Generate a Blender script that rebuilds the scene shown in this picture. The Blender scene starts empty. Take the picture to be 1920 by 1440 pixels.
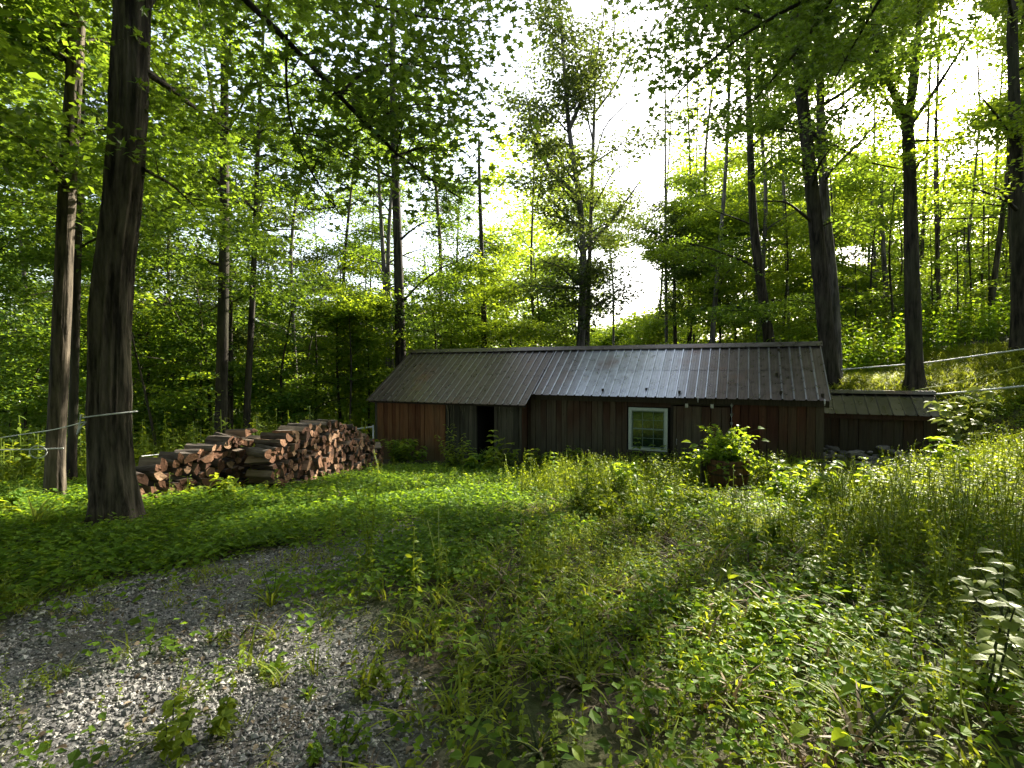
import bpy, math, random
import numpy as np
from math import radians, sin, cos, tan, pi, sqrt

rng = np.random.default_rng(11)
random.seed(11)
SC = bpy.context.scene
COL = SC.collection
EYE = 1.6                      # camera height above the ground it stands on
F = 951.0                      # focal length in photo pixels (1920 wide)
HOR = 695.0                    # horizon row
SUN_AZ, SUN_EL = radians(42.5), radians(29.0)
SUN = np.array([sin(SUN_AZ)*cos(SUN_EL), cos(SUN_AZ)*cos(SUN_EL), sin(SUN_EL)])

# ------------------------------------------------------------------ camera, sky, sun, exposure
cd = bpy.data.cameras.new("Camera"); cam = bpy.data.objects.new("Camera", cd); COL.objects.link(cam)
cd.sensor_width = 36.0; cd.lens = F/1920*36.0; cd.clip_end = 1500; cd.clip_start = 0.05
cam.location = (0, 0, EYE); cam.rotation_euler = (pi/2 - math.atan((720-HOR)/F), 0, 0)
SC.camera = cam
w = bpy.data.worlds.new("World"); SC.world = w; w.use_nodes = True
nt = w.node_tree
sky = nt.nodes.new("ShaderNodeTexSky"); sky.sky_type = 'NISHITA'; sky.sun_disc = False
sky.sun_elevation = SUN_EL; sky.sun_rotation = SUN_AZ
sky.air_density = 1.0; sky.dust_density = 2.5; sky.ozone_density = 1.0
nt.nodes["Background"].inputs[1].default_value = 0.095
hz = nt.nodes.new("ShaderNodeHueSaturation"); hz.inputs["Saturation"].default_value = .65      # hazy summer sky, close to white
tint = nt.nodes.new("ShaderNodeMixRGB"); tint.blend_type = 'MULTIPLY'; tint.inputs[0].default_value = 1.; tint.inputs[2].default_value = (1.0, .99, .965, 1)
nt.links.new(sky.outputs[0], hz.inputs["Color"]); nt.links.new(hz.outputs[0], tint.inputs[1]); nt.links.new(tint.outputs[0], nt.nodes["Background"].inputs[0])
sl = bpy.data.lights.new("Sun", 'SUN'); sun = bpy.data.objects.new("Sun", sl); COL.objects.link(sun)
sl.energy = 5.0; sl.angle = radians(0.55); sl.color = (1.0, 0.93, 0.80)
sun.rotation_euler = (pi/2 - SUN_EL, 0, pi - SUN_AZ)
SC.view_settings.view_transform = 'Standard'; SC.view_settings.look = 'None'
SC.view_settings.exposure = 2.5; SC.view_settings.gamma = 1.0
SC.render.engine = 'CYCLES'
cy = SC.cycles
cy.max_bounces = 7; cy.diffuse_bounces = 4; cy.glossy_bounces = 2; cy.transmission_bounces = 5
cy.transparent_max_bounces = 6; cy.use_denoising = True; cy.sample_clamp_indirect = 6.0
cy.caustics_reflective = False; cy.caustics_refractive = False

# ------------------------------------------------------------------ small maths
def at(x, y, Y):
    """world point seen at photo pixel (x, y) at depth Y (pitch is tiny and ignored)"""
    return np.array([(x-960)/F*Y, Y, (HOR-y)/F*Y + EYE])
def proj(P):
    P = np.asarray(P, float); Yd = np.maximum(P[..., 1], 0.05)
    return 960 + F*P[..., 0]/Yd, HOR - F*(P[..., 2]-EYE)/Yd
def nrm(v):
    return v/np.maximum(np.linalg.norm(v, axis=-1, keepdims=True), 1e-9)
def hash3(ix, iy, iz):
    n = (ix*374761393 + iy*668265263 + iz*2147483647 + 1013904223) & 0xffffffff
    n = ((n ^ (n >> 13))*1274126177) & 0xffffffff
    return ((n ^ (n >> 16)) & 0xffff)/65535.0
def vnoise(x, y, z):
    x, y, z = np.broadcast_arrays(np.asarray(x, float), np.asarray(y, float), np.asarray(z, float))
    xi, yi, zi = np.floor(x).astype(np.int64), np.floor(y).astype(np.int64), np.floor(z).astype(np.int64)
    fx, fy, fz = x-xi, y-yi, z-zi
    fx, fy, fz = [f*f*(3-2*f) for f in (fx, fy, fz)]
    r = 0
    for dx in (0, 1):
        for dy in (0, 1):
            for dz in (0, 1):
                r = r + hash3(xi+dx, yi+dy, zi+dz)*(fx if dx else 1-fx)*(fy if dy else 1-fy)*(fz if dz else 1-fz)
    return r

# ------------------------------------------------------------------ terrain
CP = np.array([
 (0,0,-1.6),(-4,1,-1.62),(4,1,-1.55),(0,-6,-1.5),(-10,-4,-1.7),(10,-4,-1.0),
 (-2,3,-1.63),(2,3,-1.6),(5,4,-1.45),(-5,4,-1.7),(-2,5,-1.75),(2,5,-1.72),
 (-4.5,5.8,-1.8),(0,6.5,-1.85),(4,6.5,-1.8),(7.5,6.5,-1.4),(-7,7.5,-1.98),(-5,7.2,-1.92),(-3.5,9,-2.12),
 (0,10,-2.3),(3,9.5,-2.3),(6,9,-2.1),(9.0,9,-1.55),(6.8,10.8,-2.35),(.57,13.6,-2.62),(-4.6,15.8,-2.75),
 (8.6,14.6,-1.2),(-3,19.5,-2.6),(8.6,12,-2.05),(9.9,11.5,-1.95),(11.1,14,-.5),(9.2,15.3,-.62),
 (10.2,10.7,-1.75),(12,10.5,-.9),(14.5,13.2,.0),(12.5,16.5,-.12),(15,15,.6),(18,18,1.3),(14,20,.7),(12,25,.9),(25,25,3.2),(40,40,7),
 (4,20,-1.6),(0,25,-2.2),(5,35,-1.5),(-10,20,-3.3),(-8,14,-2.6),(-15,12,-3.0),(-20,25,-5),(-40,40,-8),(0,60,-3),(30,60,5),(80,80,14),(-80,60,-11),
 (100,50,18),(120,150,18),(0,150,-5),(-120,150,-13),(-120,0,-9),(120,0,14),(0,-60,-1),(100,-100,8),(-100,-100,-6),(14,4,0.0)], float)
_n = len(CP)
_A = np.zeros((_n+3, _n+3)); _d = np.linalg.norm(CP[:, None, :2]-CP[None, :, :2], axis=2)
_A[:_n, :_n] = np.sqrt(_d**2+.6) ; _A[:_n, _n] = 1; _A[:_n, _n+1:] = CP[:, :2]; _A[_n:, :_n] = _A[:_n, _n:].T
_W = np.linalg.solve(_A + np.diag([-.02]*_n+[0]*3), np.concatenate([CP[:, 2], [0]*3]))
def ground(X, Y):
    X = np.asarray(X, float); Y = np.asarray(Y, float)
    sh = X.shape; p = np.stack([X.ravel(), Y.ravel()], 1)
    out = np.empty(len(p))
    for s in range(0, len(p), 40000):
        q = p[s:s+40000]
        dd = np.sqrt(((q[:, None, :]-CP[None, :, :2])**2).sum(2)+.6)
        out[s:s+40000] = dd @ _W[:_n] + _W[_n] + q @ _W[_n+1:]
    bump = .05*(vnoise(p[:, 0]*1.1, p[:, 1]*1.1, 3)-.5) + .03*(vnoise(p[:, 0]*3.1, p[:, 1]*3.1, 9)-.5)
    return (out + bump + EYE).reshape(sh)
def gp(x, y):
    """ground point under photo pixel"""
    Ys = np.linspace(1.2, 60, 2400)
    z = ground((x-960)/F*Ys, Ys); zr = (HOR-y)/F*Ys + EYE
    i = np.argmax(zr <= z) if (zr <= z).any() else len(Ys)-1
    Y = Ys[i]
    return np.array([(x-960)/F*Y, Y, z[i]])
def gravel(X, Y):
    c = np.interp(Y, [1.5, 2.0, 3.0, 3.75, 5.0, 6.2], [-1.3, -1.5, -2.0, -2.3, -1.6, -1.1])
    h = np.interp(Y, [1.5, 2.0, 3.0, 3.75, 5.0, 6.0, 6.6], [1.1, 1.1, 1.1, 1.2, .5, .2, -.3])
    n = .55*(vnoise(X*1.7, Y*1.7, 1)-.5) + .3*(vnoise(X*5, Y*5, 2)-.5)
    return np.clip((h - np.abs(X-c))/.45 + .5 + n*1.4, 0, 1)

# ------------------------------------------------------------------ mesh building
class MB:
    def __init__(s): s.v = []; s.t = []; s.q = []; s.tone = []; s.tm = []; s.qm = []; s.n = 0
    def add(s, v, tris=None, quads=None, tone=0.5, mat=0):
        v = np.asarray(v, float).reshape(-1, 3)
        s.v.append(v); s.tone.append(np.broadcast_to(np.asarray(tone, float), (len(v),)))
        if tris is not None and len(tris):
            t = np.asarray(tris)+s.n; s.t.append(t); s.tm.append(np.full(len(t), mat))
        if quads is not None and len(quads):
            q = np.asarray(quads)+s.n; s.q.append(q); s.qm.append(np.full(len(q), mat))
        s.n += len(v)
    def box(s, lo, hi, tone=.5, mat=0, fr=None):
        (x0, y0, z0), (x1, y1, z1) = lo, hi
        v = np.array([(x0,y0,z0),(x1,y0,z0),(x1,y1,z0),(x0,y1,z0),(x0,y0,z1),(x1,y0,z1),(x1,y1,z1),(x0,y1,z1)], float)
        if fr is not None: v = fr(v)
        s.add(v, quads=[(0,3,2,1),(4,5,6,7),(0,1,5,4),(1,2,6,5),(2,3,7,6),(3,0,4,7)], tone=tone, mat=mat)
    def tube(s, path, rad, sides=8, tone=.5, mat=0, cap=True, disp=None):
        path = np.asarray(path, float); n = len(path); rad = np.broadcast_to(np.asarray(rad, float), (n,))
        tg = nrm(np.gradient(path, axis=0))
        ref = np.array([1., 0, 0]) if abs(tg[:, 0]).mean() < .8 else np.array([0, 0, 1.])
        a = nrm(np.cross(tg, ref)); b = np.cross(tg, a)
        th = np.linspace(0, 2*pi, sides, endpoint=False)
        R = rad[:, None]*np.ones((1, sides))
        if disp is not None: R = R + disp(th[None, :], path[:, 2][:, None])
        v = path[:, None, :] + R[..., None]*(a[:, None, :]*np.cos(th)[None, :, None] + b[:, None, :]*np.sin(th)[None, :, None])
        i = np.arange(n-1)[:, None]*sides; j = np.arange(sides)[None, :]; k = (j+1) % sides
        q = np.stack([i+j, i+k, i+sides+k, i+sides+j], -1).reshape(-1, 4)
        s.add(v.reshape(-1, 3), quads=q[:, ::-1], tone=tone, mat=mat)
        if cap:
            base = s.n
            s.add(np.array([path[0], path[-1]]), tone=tone)
            o = base - n*sides
            t = [(o+jj, o+(jj+1) % sides, base) for jj in range(sides)] + [(o+(n-1)*sides+(jj+1) % sides, o+(n-1)*sides+jj, base+1) for jj in range(sides)]
            t = np.array(t)[:, ::-1] if False else np.array(t)
            s.t.append(t); s.tm.append(np.full(len(t), mat))
    def leaves(s, c, nor, d, size, proto, tone=None, mat=0):
        pv, pt = proto; c = np.asarray(c); N = len(c)
        if N == 0: return
        d = nrm(d - nor*(d*nor).sum(1, keepdims=True)); sd = np.cross(d, nor)
        size = np.broadcast_to(np.asarray(size, float), (N,))
        v = c[:, None, :] + size[:, None, None]*(pv[None, :, 0:1]*sd[:, None, :] + pv[None, :, 1:2]*d[:, None, :] + pv[None, :, 2:3]*nor[:, None, :])
        t = (pt[None] + (np.arange(N)*len(pv))[:, None, None]).reshape(-1, 3)
        if tone is None: tone = rng.random(N)
        s.add(v.reshape(-1, 3), tris=t, tone=np.repeat(tone, len(pv)), mat=mat)
    def copies(s, proto, pos, rot, scale, tone_j=.3):
        """merge scaled, z-turned copies of another MB (single material)"""
        V = np.concatenate(proto.v); T = np.concatenate(proto.t) if proto.t else np.zeros((0, 3), int)
        Q = np.concatenate(proto.q) if proto.q else np.zeros((0, 4), int); tn = np.concatenate(proto.tone)
        N = len(pos)
        if N == 0: return
        cs, sn = np.cos(rot)[:, None], np.sin(rot)[:, None]
        scale = np.asarray(scale)[:, None]
        v = np.stack([(V[None, :, 0]*cs - V[None, :, 1]*sn)*scale + pos[:, 0:1], (V[None, :, 0]*sn + V[None, :, 1]*cs)*scale + pos[:, 1:2], V[None, :, 2]*scale + pos[:, 2:3]], -1)
        off = (np.arange(N)*len(V))[:, None, None]
        j = (rng.random(N)[:, None]-.5)*2*tone_j
        s.add(v.reshape(-1, 3), tris=(T[None]+off).reshape(-1, 3) if len(T) else None, quads=(Q[None]+off).reshape(-1, 4) if len(Q) else None,
              tone=np.clip(tn[None, :]+j, 0, 1).reshape(-1))
    def build(s, name, mats, parent=None, smooth=False, loc=None):
        me = bpy.data.meshes.new(name)
        V = np.concatenate(s.v) if s.v else np.zeros((0, 3))
        if loc is not None: V = V - np.asarray(loc)
        T = np.concatenate(s.t).astype(np.int32) if s.t else np.zeros((0, 3), np.int32)
        Q = np.concatenate(s.q).astype(np.int32) if s.q else np.zeros((0, 4), np.int32)
        me.vertices.add(len(V)); me.vertices.foreach_set("co", V.astype(np.float32).ravel())
        me.loops.add(T.size+Q.size); me.loops.foreach_set("vertex_index", np.concatenate([T.ravel(), Q.ravel()]))
        me.polygons.add(len(T)+len(Q))
        ls = np.concatenate([np.arange(len(T))*3, T.size+np.arange(len(Q))*4]).astype(np.int32)
        me.polygons.foreach_set("loop_start", ls)
        mi = np.concatenate((s.tm or [np.zeros(0)]) + (s.qm or [np.zeros(0)])).astype(np.int32)
        me.polygons.foreach_set("material_index", mi)
        at_ = me.attributes.new("tone", 'FLOAT', 'POINT')
        at_.data.foreach_set("value", np.concatenate(s.tone).astype(np.float32))
        me.update(calc_edges=True)
        me.polygons.foreach_set("use_smooth", np.full(len(me.polygons), smooth))
        if not isinstance(mats, (list, tuple)): mats = [mats]
        for m in mats: me.materials.append(m)
        o = bpy.data.objects.new(name, me); COL.objects.link(o)
        if loc is not None and parent is None: o.location = loc
        if parent is not None: o.parent = parent
        return o

def thing(name, loc, label, cat, group=None):
    o = bpy.data.objects.new(name, None); COL.objects.link(o); o.empty_display_size = .2
    o.location = loc; return tag(o, label, cat, group)
def tag(o, label=None, cat=None, group=None, kind=None):
    if label: o['label'] = label
    if cat: o['category'] = cat
    if group: o['group'] = group
    if kind: o['kind'] = kind
    return o

# ------------------------------------------------------------------ materials
def mat(name):
    m = bpy.data.materials.new(name); m.use_nodes = True
    t = m.node_tree; t.nodes.clear(); out = t.nodes.new("ShaderNodeOutputMaterial")
    return m, t, out
def N(t, typ, **kw):
    n = t.nodes.new("ShaderNode"+typ)
    for k, v in kw.items():
        if k.startswith("i_"):
            key = k[2:]; key = int(key) if key.isdigit() else key.replace("_", " ")
            n.inputs[key].default_value = v
        else: setattr(n, k, v)
    return n
def ramp(t, src, stops):
    r = N(t, "ValToRGB"); e = r.color_ramp.elements
    while len(e) < len(stops): e.new(.5)
    for el, (p, c) in zip(e, stops): el.position = p; el.color = tuple(c)+(1,)
    t.links.new(src, r.inputs[0]); return r.outputs[0]
def tone_out(t): return N(t, "Attribute", attribute_name="tone").outputs["Fac"]
def mixc(t, f, a, b, blend='MIX'):
    m = N(t, "MixRGB", blend_type=blend)
    for s, v in ((0, f), (1, a), (2, b)):
        if isinstance(v, (int, float)): m.inputs[s].default_value = v
        elif isinstance(v, tuple): m.inputs[s].default_value = v+(1,)
        else: t.links.new(v, m.inputs[s])
    return m.outputs[0]
def noise(t, scale, vec=None, detail=4, rough=.55):
    n = N(t, "TexNoise", i_Scale=scale, i_Detail=detail, i_Roughness=rough)
    if vec is not None: t.links.new(vec, n.inputs["Vector"])
    return n.outputs["Fac"]
def mapped(t, scale, kind="Object"):
    tc = N(t, "TexCoord"); mp = N(t, "Mapping", i_Scale=scale); t.links.new(tc.outputs[kind], mp.inputs[0]); return mp.outputs[0]
def geo_pos(t, scale=(1, 1, 1)):
    g = N(t, "NewGeometry"); mp = N(t, "Mapping", i_Scale=scale); t.links.new(g.outputs["Position"], mp.inputs[0]); return mp.outputs[0]
def bsdf(t, out, col, rough=.8, metallic=0., spec=.3, bump=None, bstr=.4, bdist=.02):
    b = N(t, "BsdfPrincipled", i_Roughness=rough, i_Metallic=metallic) if not hasattr(rough, 'links') else N(t, "BsdfPrincipled", i_Metallic=metallic)
    if hasattr(rough, 'links'): t.links.new(rough, b.inputs["Roughness"])
    b.inputs["Specular IOR Level"].default_value = spec
    if isinstance(col, tuple): b.inputs["Base Color"].default_value = col+(1,)
    else: t.links.new(col, b.inputs["Base Color"])
    if bump is not None:
        bp = N(t, "Bump", i_Strength=bstr, i_Distance=bdist); t.links.new(bump, bp.inputs["Height"]); t.links.new(bp.outputs[0], b.inputs["Normal"])
    t.links.new(b.outputs[0], out.inputs[0]); return b
def leaf_mat(name, dark, light, tr, trans=.5, gloss=.035):
    """leaf: diffuse + light passing through + a little gloss; every leaf has its own tone"""
    m, t, out = mat(name)
    tn = tone_out(t)
    c = ramp(t, tn, [(0, dark), (1, light)])
    trd = tuple(x*.55 for x in tr)
    c2 = ramp(t, tn, [(0, trd), (1, tr)])
    d = N(t, "BsdfDiffuse"); t.links.new(c, d.inputs[0])
    l = N(t, "BsdfTranslucent"); t.links.new(c2, l.inputs[0])
    a = N(t, "AddShader") ; t.links.new(d.outputs[0], a.inputs[0]); t.links.new(l.outputs[0], a.inputs[1])
    g = N(t, "BsdfGlossy", i_Roughness=.42); g.inputs[0].default_value = (1, 1, .92, 1)
    fr = N(t, "LayerWeight", i_Blend=.25); fm = N(t, "Math", operation='MULTIPLY', i_1=gloss*5); t.links.new(fr.outputs["Fresnel"], fm.inputs[0])
    mx = N(t, "MixShader"); t.links.new(fm.outputs[0], mx.inputs[0]); t.links.new(a.outputs[0], mx.inputs[1]); t.links.new(g.outputs[0], mx.inputs[2])
    t.links.new(mx.outputs[0], out.inputs[0]); return m
M = {}
M['leaf'] = leaf_mat('maple_leaf', (.018, .045, .010), (.040, .072, .014), (.18, .265, .014))
M['leaf_dark'] = leaf_mat('dark_leaf', (.014, .036, .010), (.032, .066, .014), (.13, .20, .014))
M['leaf_oak'] = leaf_mat('olive_leaf', (.020, .040, .014), (.040, .060, .018), (.085, .11, .014))
M['leaf_lime'] = leaf_mat('sapling_leaf', (.024, .055, .010), (.055, .095, .014), (.28, .36, .014))
M['weed'] = leaf_mat('weed_leaf', (.030, .052, .008), (.10, .135, .018), (.26, .30, .012), gloss=.025)
M['carpet'] = leaf_mat('herb_leaf', (.022, .045, .010), (.065, .11, .014), (.20, .30, .008), gloss=.02)
M['grass'] = leaf_mat('grass_blade', (.030, .06, .012), (.12, .145, .022), (.26, .28, .015), gloss=.025)
M['pale'] = leaf_mat('pale_leaf', (.06, .085, .025), (.17, .20, .07), (.17, .20, .03), gloss=.05)
M['litter'] = leaf_mat('dead_leaf', (.055, .042, .028), (.24, .19, .13), (.04, .025, .01), gloss=.03)
def bark_mat(name, c0, c1, sc=1.0, moss=True):
    m, t, out = mat(name)
    v = geo_pos(t, (11*sc, 11*sc, 1.5*sc)); n1 = noise(t, 1.0, v, 6, .65)
    n2 = noise(t, .7, geo_pos(t, (1, 1, 1)), 3)
    c = ramp(t, n1, [(.38, c0), (.52, tuple((a+b)/2 for a, b in zip(c0, c1))), (.66, c1)])
    if moss: c = mixc(t, ramp(t, n2, [(.5, (0, 0, 0)), (.72, (.5, .5, .5))]), c, (.055, .06, .03))
    bsdf(t, out, c, .9, spec=.15, bump=n1, bstr=.9, bdist=.03); return m
M['bark'] = bark_mat('maple_bark', (.016, .013, .009), (.135, .112, .078))
M['bark_dark'] = bark_mat('dark_bark', (.012, .010, .008), (.075, .062, .045))
M['bark_grey'] = bark_mat('grey_bark', (.05, .045, .04), (.20, .18, .16))
M['bark_tan'] = bark_mat('tan_bark', (.024, .02, .014), (.15, .122, .085), moss=False)
M['stem'] = bark_mat('weed_stem', (.03, .045, .02), (.10, .11, .05), 3, moss=False)
def simple(name, c, rough=.7, metallic=0., var=.3, scale=20., spec=.3):
    m, t, out = mat(name); n = noise(t, scale, geo_pos(t))
    bsdf(t, out, ramp(t, n, [(.3, tuple(x*(1-var) for x in c)), (.7, tuple(min(1, x*(1+var)) for x in c))]), rough, metallic, spec=spec, bump=n, bstr=.15); return m
def wood_mat(name, stops, low=None, zr=(0, 1)):
    """vertical boards: each board its own tone, grain along z, weathered greener towards the foot"""
    m, t, out = mat(name)
    g1 = noise(t, 1.0, geo_pos(t, (45, 45, 1.6)), 5, .7); g2 = noise(t, 1.0, geo_pos(t, (3, 3, 1.1)), 4)
    tn = tone_out(t)
    f = N(t, "Math", operation='MULTIPLY_ADD', i_1=.85); t.links.new(tn, f.inputs[0])
    f2 = N(t, "Math", operation='MULTIPLY', i_1=.45); t.links.new(g2, f2.inputs[0]); t.links.new(f2.outputs[0], f.inputs[2])
    c = ramp(t, f.outputs[0], stops)
    c = mixc(t, .65, c, ramp(t, g1, [(.3, (.22, .22, .22)), (.7, (1.75, 1.72, 1.65))]), 'MULTIPLY')
    kn = N(t, "TexVoronoi", i_Scale=1.0); t.links.new(geo_pos(t, (4.2, 4.2, 1.9)), kn.inputs["Vector"])
    c = mixc(t, ramp(t, kn.outputs["Distance"], [(.045, (.75, .75, .75)), (.09, (0, 0, 0))]), c, (.012, .008, .006))
    if low is not None:
        sp = N(t, "SeparateXYZ"); t.links.new(geo_pos(t), sp.inputs[0])
        mr = N(t, "MapRange", i_1=zr[0], i_2=zr[1], i_3=1., i_4=0.); t.links.new(sp.outputs[2], mr.inputs[0])
        ad = N(t, "Math", operation='MULTIPLY_ADD', i_1=1.3, i_2=-.65); t.links.new(g2, ad.inputs[0])
        sm = N(t, "Math", operation='ADD', use_clamp=True); t.links.new(mr.outputs[0], sm.inputs[0]); t.links.new(ad.outputs[0], sm.inputs[1])
        lowc = mixc(t, .6, low, ramp(t, g1, [(.3, (.5, .5, .5)), (.7, (1.4, 1.4, 1.4))]), 'MULTIPLY')
        c = mixc(t, sm.outputs[0], c, lowc)
    bsdf(t, out, c, .85, spec=.15, bump=g1, bstr=.35, bdist=.006); return m
M['board'] = wood_mat('weathered_board', [(.1, (.030, .016, .010)), (.5, (.060, .032, .019)), (.9, (.075, .058, .038))], (.070, .066, .046), (-.6, .55))
M['board_red'] = wood_mat('red_stained_board', [(.1, (.034, .015, .010)), (.5, (.080, .031, .017)), (.9, (.075, .046, .027))], (.060, .056, .034), (-.9, .3))
M['board_orange'] = wood_mat('orange_cedar_board', [(.1, (.06, .024, .012)), (.5, (.12, .048, .020)), (.9, (.155, .075, .034))], (.14, .11, .06), (-1.1, -.3))
M['barrel'] = wood_mat('barrel_stave', [(.1, (.05, .024, .014)), (.5, (.095, .046, .026)), (.9, (.13, .075, .045))], (.06, .055, .035), (-.75, -.35))
M['board_grey'] = wood_mat('grey_board', [(.1, (.026, .024, .018)), (.5, (.045, .042, .030)), (.9, (.075, .068, .05))], (.07, .075, .05), (-1.1, .2))
M['trim'] = wood_mat('dark_trim', [(.1, (.022, .019, .014)), (.5, (.034, .028, .020)), (.9, (.055, .045, .03))])
M['frame'] = simple('window_paint', (.36, .41, .36), .5, var=.12)
M['sash'] = simple('sash_paint', (.13, .18, .14), .5, var=.2)
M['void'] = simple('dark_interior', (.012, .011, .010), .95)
M['steel'] = simple('zinc_hardware', (.42, .42, .40), .45, .7)
M['rope'] = simple('pale_tubing', (.55, .56, .52), .5, var=.15)
M['rope_y'] = simple('yellow_cord', (.45, .48, .12), .6, var=.15)
M['streak'] = simple('pale_strip', (.20, .17, .11), .9)
def roof_mat(name, dark):
    m, t, out = mat(name)
    tn = tone_out(t)
    st = noise(t, 1.0, geo_pos(t, (7, 7, 1.2)), 5, .65); bl = noise(t, .9, geo_pos(t), 3)
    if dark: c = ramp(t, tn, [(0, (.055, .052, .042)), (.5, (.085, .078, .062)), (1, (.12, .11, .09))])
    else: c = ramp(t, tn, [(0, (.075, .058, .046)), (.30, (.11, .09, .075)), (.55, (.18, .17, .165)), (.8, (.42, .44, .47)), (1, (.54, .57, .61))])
    c = mixc(t, .55, c, ramp(t, st, [(.25, (.55, .53, .50)), (.75, (1.45, 1.45, 1.45))]), 'MULTIPLY')
    c = mixc(t, ramp(t, bl, [(.60, (0, 0, 0)), (.72, (.55, .55, .55))]), c, (.16, .085, .05))
    b = bsdf(t, out, c, .42, .78, spec=.4, bump=st, bstr=.12, bdist=.01)
    r = ramp(t, st, [(.3, (.24,)*3), (.7, (.40,)*3)]); t.links.new(r, b.inputs["Roughness"]); return m
M['roof'] = roof_mat('ribbed_metal', False); M['roof_dark'] = roof_mat('olive_metal', True)
m, t, out = mat('window_glass')
b = N(t, "BsdfPrincipled", i_Roughness=.04, i_Metallic=0.); b.inputs["Base Color"].default_value = (.008, .02, .014, 1); b.inputs["Specular IOR Level"].default_value = .9
t.links.new(b.outputs[0], out.inputs[0]); M['glass'] = m
m, t, out = mat('stone')
n = noise(t, 9, mapped(t, (1, 1, 1)), 6); oi = N(t, "ObjectInfo")
c = mixc(t, .7, ramp(t, oi.outputs["Random"], [(0, (.13, .125, .12)), (.5, (.22, .20, .18)), (1, (.33, .31, .29))]), ramp(t, n, [(.3, (.5, .5, .5)), (.7, (1.4, 1.4, 1.4))]), 'MULTIPLY')
bsdf(t, out, c, .9, spec=.2, bump=n, bstr=.5); M['stone'] = m
m, t, out = mat('gravel_stone')
c = ramp(t, tone_out(t), [(0, (.06, .058, .056)), (.45, (.18, .173, .163)), (.8, (.34, .325, .295)), (1, (.58, .55, .49))])
bsdf(t, out, c, .85, spec=.2); M['gravel'] = m
def log_mat(name, kind):
    m, t, out = mat(name); oi = N(t, "ObjectInfo")
    if kind == 'end':
        n = noise(t, 1, mapped(t, (50, 6, 50)), 5); c = ramp(t, oi.outputs["Random"], [(0, (.045, .024, .015)), (.4, (.10, .050, .028)), (.75, (.17, .090, .050)), (1, (.34, .22, .135))])
    elif kind == 'split':
        n = noise(t, 1, mapped(t, (30, 3, 30)), 5); c = ramp(t, oi.outputs["Random"], [(0, (.11, .085, .062)), (.5, (.21, .165, .12)), (1, (.26, .15, .09))])
    else:
        n = noise(t, 1, mapped(t, (35, 6, 35)), 5); c = ramp(t, oi.outputs["Random"], [(0, (.05, .04, .032)), (1, (.14, .12, .10))])
    c = mixc(t, .8, c, ramp(t, n, [(.3, (.5, .48, .46)), (.7, (1.35, 1.35, 1.35))]), 'MULTIPLY')
    bsdf(t, out, c, .9, spec=.12, bump=n, bstr=.5, bdist=.01); return m
M['log_end'], M['log_split'], M['log_bark'] = log_mat('cut_end', 'end'), log_mat('split_face', 'split'), log_mat('log_bark', 'bark')
m, t, out = mat('woodland_floor')
n1 = noise(t, 7, geo_pos(t), 8, .7); n2 = noise(t, .8, geo_pos(t), 4); n3 = noise(t, 60, geo_pos(t), 3)
dirt = ramp(t, n1, [(.3, (.030, .024, .017)), (.5, (.080, .064, .045)), (.7, (.16, .13, .095))])
green = ramp(t, n1, [(.3, (.018, .03, .010)), (.7, (.06, .085, .022))])
c = mixc(t, ramp(t, n2, [(.38, (0, 0, 0)), (.55, (.75, .75, .75))]), dirt, green)
grav = ramp(t, n3, [(.3, (.06, .058, .055)), (.5, (.15, .145, .14)), (.72, (.30, .29, .27))])
ga = N(t, "Attribute", attribute_name="tone").outputs["Fac"]
n4 = noise(t, 1.6, geo_pos(t), 5, .65)
grav = mixc(t, ramp(t, n4, [(.46, (0, 0, 0)), (.62, (.85, .85, .85))]), grav, dirt)
c = mixc(t, ga, c, grav)
bsdf(t, out, c, .95, spec=.1, bump=n1, bstr=.8, bdist=.05); M['ground'] = m

# ------------------------------------------------------------------ ground: one sheet to the horizon
def build_ground():
    a = np.linspace(-1, 1, 361); gx = np.sign(a)*(9*np.abs(a) + 391*np.abs(a)**5)
    b = np.linspace(0, 1, 361); gy = -25 + 33*b + 12*b**2 + 380*b**7 ; gy = np.sort(np.concatenate([gy, [-120, -300]]))
    X, Y = np.meshgrid(gx, gy); Z = ground(X, Y)
    far = np.clip((np.hypot(X, Y)-160)/200, 0, 1); Z = Z*(1-far) + far*np.clip(Z, -6, 12)
    g = gravel(X, Y)*(np.abs(X) < 9)*(Y > 0)
    ny, nx = X.shape; i = np.arange(ny-1)[:, None]*nx; j = np.arange(nx-1)[None, :]
    q = np.stack([i+j, i+j+1, i+nx+j+1, i+nx+j], -1).reshape(-1, 4)
    mb = MB(); mb.add(np.stack([X, Y, Z], -1).reshape(-1, 3), quads=q, tone=g.ravel())
    tag(mb.build('ground', M['ground'], smooth=True), kind='structure')
build_ground()

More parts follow.
